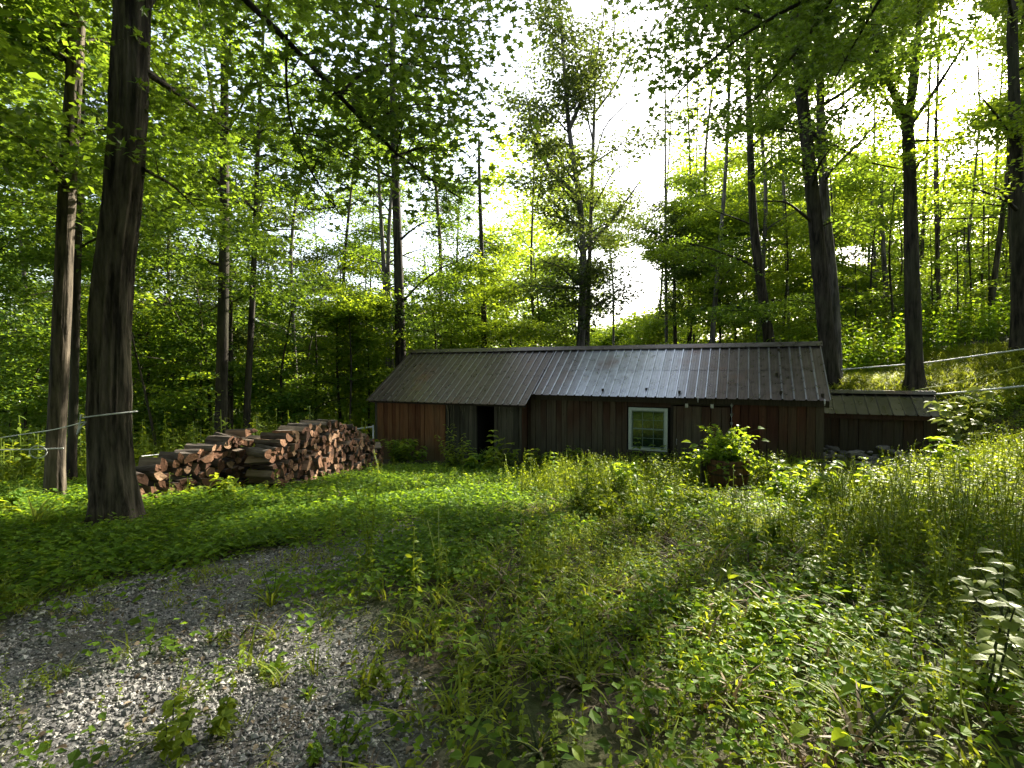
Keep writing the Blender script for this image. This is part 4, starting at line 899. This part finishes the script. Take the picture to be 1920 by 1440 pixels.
tc2 = at(104,841,7.5); cable('sap_tubing', 'white line leading out of view from low on the half sunlit maple', [at(-120,846,7.2), at(0,844,7.3), at(60,843,7.3), at(116,841,7.33)], .009, 'rope')
a_ = np.linspace(0, 2*pi, 26); cable('tubing_loop', 'slack white loop hanging on the line beside the half sunlit maple', np.array([at(68+17*cos(q), 848+12*sin(q), 7.28) for q in a_]), .006, 'rope', 30)
cable('sap_tubing', 'faint pale line crossing the dim brush behind the stepped woodpile', [at(262,856,8.4), at(300,852,9), at(345,846,9.6)], .006, 'rope')
cable('sap_tubing', 'upper white tubing stretched from the twin trunks up across the grassy bank', [at(1577,693,15.3), at(1740,680,14), at(1930,653,12.2)], .019, 'rope', 40)
cable('sap_tubing', 'lower white tubing running from the low shed ridge out across the bank', [at(1752,740,12.3), at(1830,733,11.6), at(1940,722,10.8)], .021, 'rope', 40)
cable('yellow_cord', 'thin yellow green cord rising from behind the low shed over the bank', [at(1700,735,13.5), at(1800,716,12.8), at(1940,681,11.6)], .012, 'rope_y', 30)
def rail():
    root = thing('metal_gate', gp(690,868), 'pale metal gate corner standing between the woodpile and the shed corner', 'gate'); loc = np.array(root.location); Y = 15.5
    mb = MB(); mb.tube(np.array([at(700,800,Y), at(660,806,Y), at(640,809,Y)]), .022, 8); mb.tube(np.array([at(700,830,Y), at(640,838,Y)]), .014, 8); mb.build('rail', M['rope'], root, smooth=True, loc=loc)
    mb = MB(); mb.tube(np.array([at(699,797,Y), at(699,870,Y)]), .024, 8); mb.build('post', M['rope'], root, smooth=True, loc=loc)
rail()

# ------------------------------------------------------------------ plants of the clearing floor
def plant(kind, r):
    mb = MB()
    if kind == 'carpet':
        n = 16; p = np.stack([r.normal(0, .075, n), r.normal(0, .075, n), r.uniform(.03, .15, n)], 1); mb.leaves(p, nrm(np.array([0, 0, 1.])+r.normal(0, .28, (n, 3))), r.normal(0, 1, (n, 3)), r.uniform(.03, .055, n), KITE, r.random(n))
    elif kind == 'herb':
        h = r.uniform(.14, .28); P = []; Dd = []
        for k in range(5):
            z = h*(.3+.7*k/4)
            for a in (0, pi): P.append((0, 0, z)); an = a + k*pi/2 + r.normal(0, .2); Dd.append((cos(an), sin(an), .15))
        P, Dd = np.array(P), np.array(Dd); mb.leaves(P, nrm(np.array([0, 0, 1.])+r.normal(0, .33, P.shape)), Dd, r.uniform(.035, .066, len(P))*(1-.25*P[:, 2]/h), OVATE, r.random(len(P))); mb.tube([(0, 0, 0), (0, 0, h)], .002, 3, cap=False)
    elif kind == 'grass':
        n = 12; az = r.uniform(0, 6.28, n); el = r.uniform(.7, 1.4, n); d = np.stack([np.cos(az)*np.cos(el), np.sin(az)*np.cos(el), np.sin(el)], 1)
        nor = nrm(np.stack([-np.cos(az)*np.sin(el), -np.sin(az)*np.sin(el), np.cos(el)], 1)); mb.leaves(np.stack([r.normal(0, .03, n), r.normal(0, .03, n), np.zeros(n)], 1), nor, d, r.uniform(.16, .34, n), BLADE, r.random(n))
    elif kind == 'weed':
        h = r.uniform(.28, .5); k = 18; z = np.linspace(.06, h, k); az = np.arange(k)*2.4; P = np.stack([.02*z, .03*np.sin(z*6), z], 1); mb.leaves(P, nrm(np.array([0, 0, 1.])+r.normal(0, .35, (k, 3))), np.stack([np.cos(az), np.sin(az), np.full(k, .35)], 1), (.11-.06*z/h)*r.uniform(.8, 1.2, k), LANCE, r.random(k)); mb.tube([(0, 0, 0), (.02*h, .0, h)], .003, 4, cap=False)
    elif kind == 'feather':
        for q in range(4):
            h = r.uniform(.3, .6); a0 = r.uniform(0, 6.28); ln = r.uniform(.05, .3); k = 16; z = np.linspace(.05, h, k); az = np.arange(k)*2.4; P = np.stack([cos(a0)*ln*z*(.5+z), sin(a0)*ln*z*(.5+z), z], 1)
            mb.leaves(P, nrm(np.array([0, 0, 1.])+r.normal(0, .4, (k, 3))), np.stack([np.cos(az), np.sin(az), np.full(k, .3)], 1), (.085-.05*z/h)*r.uniform(.8, 1.2, k), LANCE, r.random(k)); mb.tube(np.array([(0, 0, 0), P[k//2], P[-1]]), .003, 3, cap=False)
    elif kind == 'broad':
        n = 7; az = r.uniform(0, 6.28, n); z = r.uniform(.06, .22, n); P = np.stack([.05*np.cos(az), .05*np.sin(az), z], 1); mb.leaves(P, nrm(np.array([0, 0, 1.])+r.normal(0, .22, (n, 3))), np.stack([np.cos(az), np.sin(az), np.full(n, .1)], 1), r.uniform(.06, .11, n), BROAD, r.random(n))
        for p in P: mb.tube([(0, 0, 0), p], .0022, 3, cap=False)
    return mb
PR = {k: [plant(k, np.random.default_rng(i*7+3)) for i in range(6)] for k in ('carpet', 'herb', 'grass', 'weed', 'broad', 'feather')}
def shed_block(X, Y):
    q = np.stack([X, Y], 1)-E0; u = -(q @ U); wv = q @ D
    return ((u > .0) & (u < 12.15) & (wv > np.where(u > 7.05, -.25, .12)) & (wv < 4)) | ((u > -2.45) & (u <= .0) & (wv > 1.7) & (wv < 3.6)) | ((u > -2.7) & (u <= .05) & (wv > .35) & (wv <= 1.7) & (vnoise(X*3, Y*3, 4) < .72))
def wood_block(X, Y):
    return ((X > -5.9+.25*(Y-6.7)) & (X < -5.1+.3*(Y-6.7)) & (Y > 6.5) & (Y < 9.2)) | ((X > -4.45+.14*(Y-8.3)) & (X < -3.8+.14*(Y-8.3)) & (Y > 8.2) & (Y < 13))
def field(n, ymax, seed, dens, side=1.3):
    n = int(n*1.42); r = np.random.default_rng(seed); Y = 1.35 + (ymax-1.35)*r.random(n)**.62; X = r.uniform(-1, 1, n)*(side*Y+1.0)
    d = dens(X, Y); k = (r.random(n) < d) & ~shed_block(X, Y) & ~wood_block(X, Y) & (np.hypot(X+4.54, Y-5.8) > .36) & ~((np.abs(X-Y*.43) < .38) & (Y > 8.1) & (Y < 9.7))
    X, Y = X[k], Y[k]; return np.stack([X, Y, ground(X, Y)], 1)
sstep = lambda a, b, x: np.clip((x-a)/(b-a), 0, 1)
def patch(X, Y, s, k, lo=.35, hi=.65): return sstep(lo, hi, vnoise(X*s, Y*s, k))
lawn = lambda X, Y: np.maximum(sstep(-.3, -1.1, X - (-.2+.12*Y))*sstep(3.3, 4.0, Y+.35*(X+4)*.0), 0)*(Y > 3.3)
def cover(name, kind, pos, smin, smax, m, seed):
    r = np.random.default_rng(seed); mb = MB(); w_ = r.integers(0, 6, len(pos))
    for i in range(6):
        p = pos[w_ == i]; mb.copies(PR[kind][i], p, r.uniform(0, 6.28, len(p)), r.uniform(smin, smax, len(p)), .35)
    tag(mb.build(name, M[m]), kind='stuff')
G = lambda X, Y: gravel(X, Y)
thin = lambda X, Y: 1 - .25*np.exp(-((X-.15-.25*(Y-2))**2/.5 + (np.minimum(Y-1.9, 9))**2/1.1)) - .35*patch(X, Y, 1.5, 51, .4, .65)*(Y < 5)
cover('ground_herbs', 'carpet', field(26000, 13, 1, lambda X, Y: (1-(.80+.19*patch(X, Y, 1.9, 33, .35, .6))*G(X, Y))*np.clip(.06 + lawn(X, Y)*.95 + .28*patch(X, Y, 1.3, 4)*thin(X, Y), 0, 1)), .8, 1.5, 'carpet', 2)
cover('leafy_ground_cover', 'herb', field(36000, 13, 3, lambda X, Y: (1-.95*G(X, Y))*thin(X, Y)*(.12+.7*patch(X, Y, 1.1, 6))*(1-.75*lawn(X, Y))), .4, .95, 'weed', 4)
cover('meadow_grass', 'grass', field(11000, 14, 5, lambda X, Y: (1-.93*G(X, Y))*thin(X, Y)*(.08+.75*patch(X, Y, .9, 8))*(1-.85*lawn(X, Y))), .5, 1.1, 'grass', 6)
cover('tall_weeds', 'weed', field(7500, 12.5, 7, lambda X, Y: (1-G(X, Y))*patch(X, Y, .8, 12, .45, .7)*(1-.93*lawn(X, Y))*sstep(2.6, 5.5, Y+X*.3)), .45, 1.2, 'weed', 8)
cover('broad_leaf_ground_cover', 'broad', field(15000, 12, 9, lambda X, Y: (1-.98*G(X, Y))*thin(X, Y)*sstep(-.6, 1.6, X)*(.08+.55*patch(X, Y, 1.2, 15))), .28, .62, 'weed', 10)
cover('dry_stalks', 'grass', field(1700, 11, 71, lambda X, Y: (1-.9*G(X, Y))*(.15+.7*patch(X, Y, 1.4, 72))*(1-.8*lawn(X, Y))), .5, 1.15, 'litter', 73)
cover('gravel_weeds', 'herb', field(9000, 7, 91, lambda X, Y: G(X, Y)*(.05+.55*patch(X, Y, 2.1, 92, .5, .7))), .25, .6, 'weed', 93)
cover('gravel_grass', 'grass', field(5000, 7, 94, lambda X, Y: G(X, Y)*(.02+.4*patch(X, Y, 1.7, 95, .55, .72))), .2, .55, 'grass', 96)
cover('feathery_weeds', 'feather', field(5200, 11.5, 57, lambda X, Y: (1-G(X, Y))*patch(X, Y, .7, 61, .4, .7)*(1-.95*lawn(X, Y))*sstep(3.0, 6.5, Y+.25*X)*(1-.8*((X > .56*Y) & (Y > 8.4)))), .6, 1.3, 'weed', 58)
# grassy bank and brush behind the sheds
def bank():
    r = np.random.default_rng(21); n = 15000; Y = r.uniform(12, 20, n); X = r.uniform(7.5, 20, n); z = ground(X, Y); rel = z-EYE
    k = (rel > -1.6) & (rel < .75) & (r.random(n) < .8) & ~shed_block(X, Y); cover('bank_grass', 'grass', np.stack([X, Y, z], 1)[k], .7, 1.4, 'grass', 22)
    n = 5200; Y = r.uniform(10, 34, n); X = r.uniform(-1.1, 1.1, n)*Y; z = ground(X, Y)
    k = ~shed_block(X, Y) & ~wood_block(X, Y) & ((Y > 17) | (X < -4) ) & ~((X > 7.5) & (Y < 17)); cover('woodland_undergrowth', 'weed', np.stack([X, Y, z], 1)[k], 1.6, 3.2, 'weed', 23)
    n = 1500; Y = r.uniform(16.5, 23, n); X = r.uniform(8, 24, n); z = ground(X, Y); k = ~shed_block(X, Y); cover('bank_brush', 'herb', np.stack([X, Y, z], 1)[k], 2.5, 5, 'carpet', 24)
bank()
# fallen leaves, gravel stones
def litter():
    r = np.random.default_rng(31); p = field(34000, 11, 32, lambda X, Y: np.clip(1.25-thin(X, Y), .28, 1)-.2*G(X, Y)); p[:, 2] += .012+.02*r.random(len(p)); mb = MB()
    mb.leaves(p, nrm(np.array([0, 0, 1.])+r.normal(0, .35, p.shape)), r.normal(0, 1, p.shape), r.uniform(.018, .052, len(p)), OVATE, r.random(len(p))**1.5); tag(mb.build('leaf_litter', M['litter']), kind='stuff')
    n = 150000; Y = 1.35 + 5.2*r.random(n)**.9; X = r.uniform(-4.6, .5, n); g = gravel(X, Y); k = (r.random(n) < g*np.clip(1.15-.9*patch(X, Y, 1.6, 40, .45, .7), .1, 1)) & (X > -1.5*Y); X, Y = X[k], Y[k]
    s = np.where(r.random(len(X)) < .12, r.uniform(.010, .020, len(X)), r.uniform(.004, .0095, len(X))); P = np.stack([X, Y, ground(X, Y)+s*.25], 1)
    O = np.array([(1, 0, 0), (-1, 0, 0), (0, 1, 0), (0, -1, 0), (0, 0, 1), (0, 0, -1)], float); FT = np.array([(0, 2, 4), (2, 1, 4), (1, 3, 4), (3, 0, 4), (2, 0, 5), (1, 2, 5), (3, 1, 5), (0, 3, 5)])
    m_ = len(P); V = O[None]*(1+.17*r.normal(0, 1, (m_, 6, 1)))*np.array([1.2, .95, .72]); a = r.uniform(0, 6.28, m_); ca, sa = np.cos(a)[:, None], np.sin(a)[:, None]
    b = r.normal(0, .4, m_)[:, None]; V = np.stack([V[..., 0]*ca - V[..., 1]*sa, V[..., 0]*sa + V[..., 1]*ca, V[..., 2]], -1); V = np.stack([V[..., 0], V[..., 1]*np.cos(b)-V[..., 2]*np.sin(b), V[..., 1]*np.sin(b)+V[..., 2]*np.cos(b)], -1)
    V = V*s[:, None, None] + P[:, None, :]; mb = MB(); mb.add(V.reshape(-1, 3), tris=(FT[None]+(np.arange(m_)*6)[:, None, None]).reshape(-1, 3), tone=np.repeat(np.clip(r.normal(.45, .25, m_), 0, 1), 6)); tag(mb.build('gravel_stones', M['gravel']), kind='stuff')
    print("gravel", m_)
litter()

# ------------------------------------------------------------------ weeds one can single out
def weed(x, y, hpx, kind, label, seed, leaf='weed', group=None, spread=1., Y=None):
    b = gp(x, y) if Y is None else np.array([(x-960)/F*Y, Y, float(ground(np.array([(x-960)/F*Y]), np.array([Y]))[0])]); h = hpx/F*b[1]; r = np.random.default_rng(seed)
    root = thing('weed', b, label, 'plant', group); st = MB(); lv = MB(); proto = LANCE
    if kind == 'bushy':
        for k in range(9):
            lp = limb(r, (r.normal(0, .05), r.normal(0, .05), 0), r.uniform(0, 6.28), r.uniform(1.1, 1.5), h*r.uniform(.5, 1.), .15, 9, .05); st.tube(lp, np.linspace(.006, .002, 9), 4, cap=False)
            q = np.linspace(.1, 1, 34); P = np.stack([np.interp(q, np.linspace(0, 1, 9), lp[:, i]) for i in range(3)], 1); az = np.arange(34)*2.4
            lv.leaves(P, nrm(np.array([0, 0, 1.])+r.normal(0, .25, P.shape)), np.stack([np.cos(az), np.sin(az), np.full(34, .2)], 1), h*.17*(1.15-.6*q)*spread, LANCE, r.random(34))
    elif kind == 'tier':
        lp = limb(r, (0, 0, 0), r.uniform(0, 6.28), 1.5, h, 0., 9, .03); st.tube(lp, np.linspace(.006, .002, 9), 5, cap=False); n = 7
        for k in range(n):
            q = .25+.75*k/(n-1); p = np.array([np.interp(q, np.linspace(0, 1, 9), lp[:, i]) for i in range(3)])
            m_ = 4; az = np.arange(m_)*pi/2 + k*.8 + r.normal(0, .2, m_); lv.leaves(np.repeat(p[None], m_, 0), nrm(np.array([0, 0, 1.])+r.normal(0, .2, (m_, 3))), np.stack([np.cos(az), np.sin(az), np.full(m_, .12)], 1), h*.28*(1.2-.7*q)*spread, OVATE, .3+.6*r.random(m_))
    elif kind == 'clump':
        for k in range(7):
            lp = limb(r, (r.normal(0, .08), r.normal(0, .08), 0), r.uniform(0, 6.28), r.uniform(.9, 1.5), h*r.uniform(.5, 1.), .2, 7, .06); st.tube(lp, np.linspace(.006, .002, 7), 4, cap=False)
            for i in range(2, 7):
                m_ = 4; az = r.uniform(0, 6.28, m_); lv.leaves(np.repeat(lp[i][None], m_, 0), nrm(np.array([0, 0, 1.])+r.normal(0, .3, (m_, 3))), np.stack([np.cos(az), np.sin(az), np.full(m_, .05)], 1), h*.24*r.uniform(.7, 1.2, m_)*spread, OVATE, r.random(m_))
    elif kind == 'big':
        for k in range(9):
            az = k*2.4; lp = limb(r, (0, 0, 0), az, r.uniform(.5, 1.2), h*r.uniform(.7, 1.1), .6, 7, .05); st.tube(lp, np.linspace(.007, .003, 7), 5, cap=False)
            lv.leaves(lp[-1:], nrm(np.array([[.3*cos(az), .3*sin(az), 1.]])+r.normal(0, .15, (1, 3))), np.array([[cos(az), sin(az), -.25]]), h*.42*r.uniform(.7, 1.15)*spread, BROAD, r.random(1))
    elif kind == 'rosette':
        n = 12; az = np.arange(n)*2.4; el = r.uniform(.3, 1.1, n); d = np.stack([np.cos(az)*np.cos(el), np.sin(az)*np.cos(el), np.sin(el)], 1); nor = nrm(np.stack([-np.cos(az)*np.sin(el), -np.sin(az)*np.sin(el), np.cos(el)], 1)); lv.leaves(np.zeros((n, 3)), nor, d, h*r.uniform(.8, 1.3, n), LANCE, r.random(n)); st.tube([(0, 0, -.01), (0, 0, .03)], .008, 5)
    elif kind == 'grass':
        n = 22; az = r.uniform(0, 6.28, n); el = r.uniform(.9, 1.45, n); d = np.stack([np.cos(az)*np.cos(el), np.sin(az)*np.cos(el), np.sin(el)], 1); nor = nrm(np.stack([-np.cos(az)*np.sin(el), -np.sin(az)*np.sin(el), np.cos(el)], 1)); lv.leaves(r.normal(0, .02, (n, 3))*[1, 1, 0], nor, d, h*r.uniform(.7, 1.4, n), BLADE, r.random(n))
        for k in range(4): lp = limb(r, (0, 0, 0), r.uniform(0, 6.28), 1.35, h*1.2, .5, 8, .04); st.tube(lp, np.linspace(.003, .001, 8), 4, cap=False)
    elif kind == 'pale':
        for k in range(4):
            lp = limb(r, (r.normal(0, .06), r.normal(0, .04), 0), r.uniform(0, 6.28), r.uniform(1.1, 1.5), h*r.uniform(.6, 1.), .1, 8, .04); st.tube(lp, np.linspace(.007, .003, 8), 5, cap=False)
            for i in (3, 5, 6, 7):
                m_ = 3; az = np.arange(m_)*2.1 + i + r.normal(0, .2, m_); lv.leaves(np.repeat(lp[i][None], m_, 0), nrm(np.array([0, 0, 1.])+r.normal(0, .12, (m_, 3))), np.stack([np.cos(az), np.sin(az), np.full(m_, .02)], 1), h*.16*r.uniform(.6, 1.1, m_)*spread, BROAD, .2+.6*r.random(m_))
    st.build('stem', M['stem'], root); lv.build('foliage', M[leaf], root); return root
W = [(848,885,100,'bushy','tallest bushy weed, standing before the grey boards beside the doorway'),(775,872,52,'clump','leafy weed clump in front of the orange boards'),(925,892,85,'tier','thin tiered weed with flat leaves before the dark doorway'),
 (890,892,50,'clump','low clump between the bushy tall weed and the doorway'),(990,905,60,'tier','tiered weed at the foot of the corner brace'),(1042,915,66,'tier','tiered bright weed before the weathered boards, taller of two there'),(1066,915,50,'tier','shorter leaning weed beside the tiered bright one'),
 (1110,905,60,'bushy','grey dried weed clump against the weathered boards'),(1128,905,42,'tier','low weed beneath the window corner'),(1175,910,45,'clump','spreading weed under the window sill'),(1226,915,60,'tier','slim weed just past the window, tipped with bright leaves'),(1255,960,60,'clump','leafy clump just before the plank by the barrel'),
 (1290,965,60,'clump','bright leafy clump reaching the barrel foot'),(1352,985,45,'big','big lime leaf weed at the base of the barrel'),(1385,985,75,'pale','bleached arching weed stalk in front of the barrel'),(1480,960,70,'bushy','feathery weed in front of the dark red boards'),(1520,965,55,'bushy','feathery weed below the shed corner post'),
 (1590,955,70,'bushy','feathery bright weed before the stones under the low shed'),(1655,950,110,'bushy','tallest feathery weed arching before the low shed wall'),(1700,960,62,'bushy','feathery weed before the stones at the low shed corner'),(1625,990,80,'bushy','yellow green bushy weed in the sunny brush, in front of the arching one'),(1560,1000,70,'clump','leafy clump in the sunny brush below the stones'),
 (1120,985,70,'clump','sunlit clump on the lawn edge before the weathered boards'),(1210,1005,70,'clump','sunlit clump between lawn edge and barrel'),(860,985,45,'tier','upright pale weed in the lawn before the doorway'),(1450,1040,70,'clump','sunlit weed clump in the meadow below the barrel'),
 (340,1425,110,'clump','dark leafy seedling at the bottom edge of the gravel'),(512,1275,36,'rosette','single strap leaved rosette growing in bare gravel'),(505,1140,60,'grass','grassy tuft with a seed stalk between gravel and shaded herbs'),(570,1320,24,'rosette','small pale rosette in gravel below the strap leaved one'),(1010,1430,95,'big','large leaved weed at the bottom edge amid trampled litter'),
 (930,1260,110,'grass','tall lime grass tuft in the middle of the meadow'),(1100,1300,90,'grass','arching grass tuft with pale blades among meadow weeds'),(985,1255,60,'clump','pale green leafy weed beside the tall lime grass'),(1420,1190,80,'clump','broad leaved dark weed in the shady meadow'),(1500,1110,80,'pale','weed with a few pale broad leaves above dark cover'),
 (1860,1330,250,'pale','tall pale leaved weed with flat tiers at the shady slope'),(1910,1230,190,'pale','pale leaved weed partly cut by the frame edge, behind the tallest pale one'),(1620,1420,130,'big','large yellow green leaved weed near the bottom corner'),(1690,1440,110,'big','drooping lime leaf weed beside the large yellow green one'),(1760,1230,70,'pale','small pale tiered weed left of the tallest pale one'),
 (330,1235,30,'clump','trailing lime herb over the gravel'),(430,1215,30,'clump','second trailing lime herb, further along the gravel'),(690,1020,50,'tier','small upright weed at the end of the gravel strip'),(700,1310,60,'clump','fine grassy weed at the gravel border'),(620,1430,70,'clump','bright sunlit weeds at the bottom by the gravel'),
 (430,945,60,'clump','weed with pale flowers in front of the stepped stack'),(470,925,75,'tier','slim weed where the two log stacks meet'),(40,985,55,'clump','bright fern like weed behind the thick trunk foot'),(60,1000,80,'grass','dry arching grass at the thick trunk foot'),(20,1060,40,'grass','dull grass tuft in the shaded herbs'),(230,1010,45,'grass','dry grass blades leaning on the thick trunk foot')]
for k, (x, y, h, kind, lab) in enumerate(W):
    weed(x, y, h, kind, lab, 500+k, leaf='pale' if kind == 'pale' else ('grass' if kind == 'grass' else ('leaf_lime' if k % 2 else 'weed')))
weed(1812, 862, 70, 'big', 'big leaved burdock on the bank past the low shed corner', 700, leaf='weed', spread=.8)
weed(1815, 858, 135, 'clump', 'sunlit tall plant with pale leaf tiers rising over the big leaved burdock', 701, leaf='pale', spread=.75)
weed(10, 850, 60, 'clump', 'lime maple seedling leaves near the white loop of tubing', 702, leaf='leaf_lime', Y=6.5, spread=1.2)

r_ = np.random.default_rng(88)
for k in range(34):
    u = r_.uniform(.3, 11.8); wv = r_.uniform(-.85, -.3) - (.4 if u > 7 else 0); p = SF(np.array([u, wv, 0.])); x = 960+F*p[0]/p[1]
    weed(x, 0, r_.uniform(34, 66), ('clump', 'tier', 'clump', 'bushy')[k % 4], 'leafy weed in the strip along the foot of the long shed wall', 800+k, leaf=('weed', 'leaf_lime')[k % 2], group='weeds along the shed wall', Y=p[1])
for k in range(34):
    x = r_.uniform(1090, 1790); Y = r_.uniform(6.6, 9.6)
    if abs(x-1367) < 75: continue
    weed(x, 0, r_.uniform(50, 95)*(.65 if x > 1530 and Y > 8 else 1), ('bushy', 'clump', 'bushy', 'tier')[k % 4], 'knee high yellow green weed in the sunny brush before the sheds', 850+k, leaf=('weed', 'leaf_lime')[k % 2], group='weeds of the sunny brush', Y=Y)
for k in range(22):
    x = r_.uniform(640, 1080); Y = r_.uniform(8.5, 11.5)
    weed(x, 0, r_.uniform(18, 34), ('clump', 'tier')[k % 2], 'ankle high bright weed standing up from the lawn before the doorway', 900+k, leaf='leaf_lime', group='weeds of the bright lawn', Y=Y)
def slab():
    p = gp(1195, 955); root = thing('stone_slab', p, 'flat grey stone slab lying among weeds below the window', 'slab'); r = np.random.default_rng(2); n = 12; a = np.linspace(0, 2*pi, n, endpoint=False); R = 1+r.normal(0, .1, n)
    mb = MB(); V = [(.42*R[i]*cos(a[i])*f, .30*R[i]*sin(a[i])*f, z) for z, f in ((-.08, 1), (.03, 1), (.045, .94)) for i in range(n)] + [(0, 0, .047)]
    q = [(l*n+i, l*n+(i+1) % n, (l+1)*n+(i+1) % n, (l+1)*n+i) for l in range(2) for i in range(n)]; mb.add(V, quads=q, tris=[(2*n+i, 2*n+(i+1) % n, 3*n) for i in range(n)]); mb.build('slab_top', M['stone'], root)
slab()
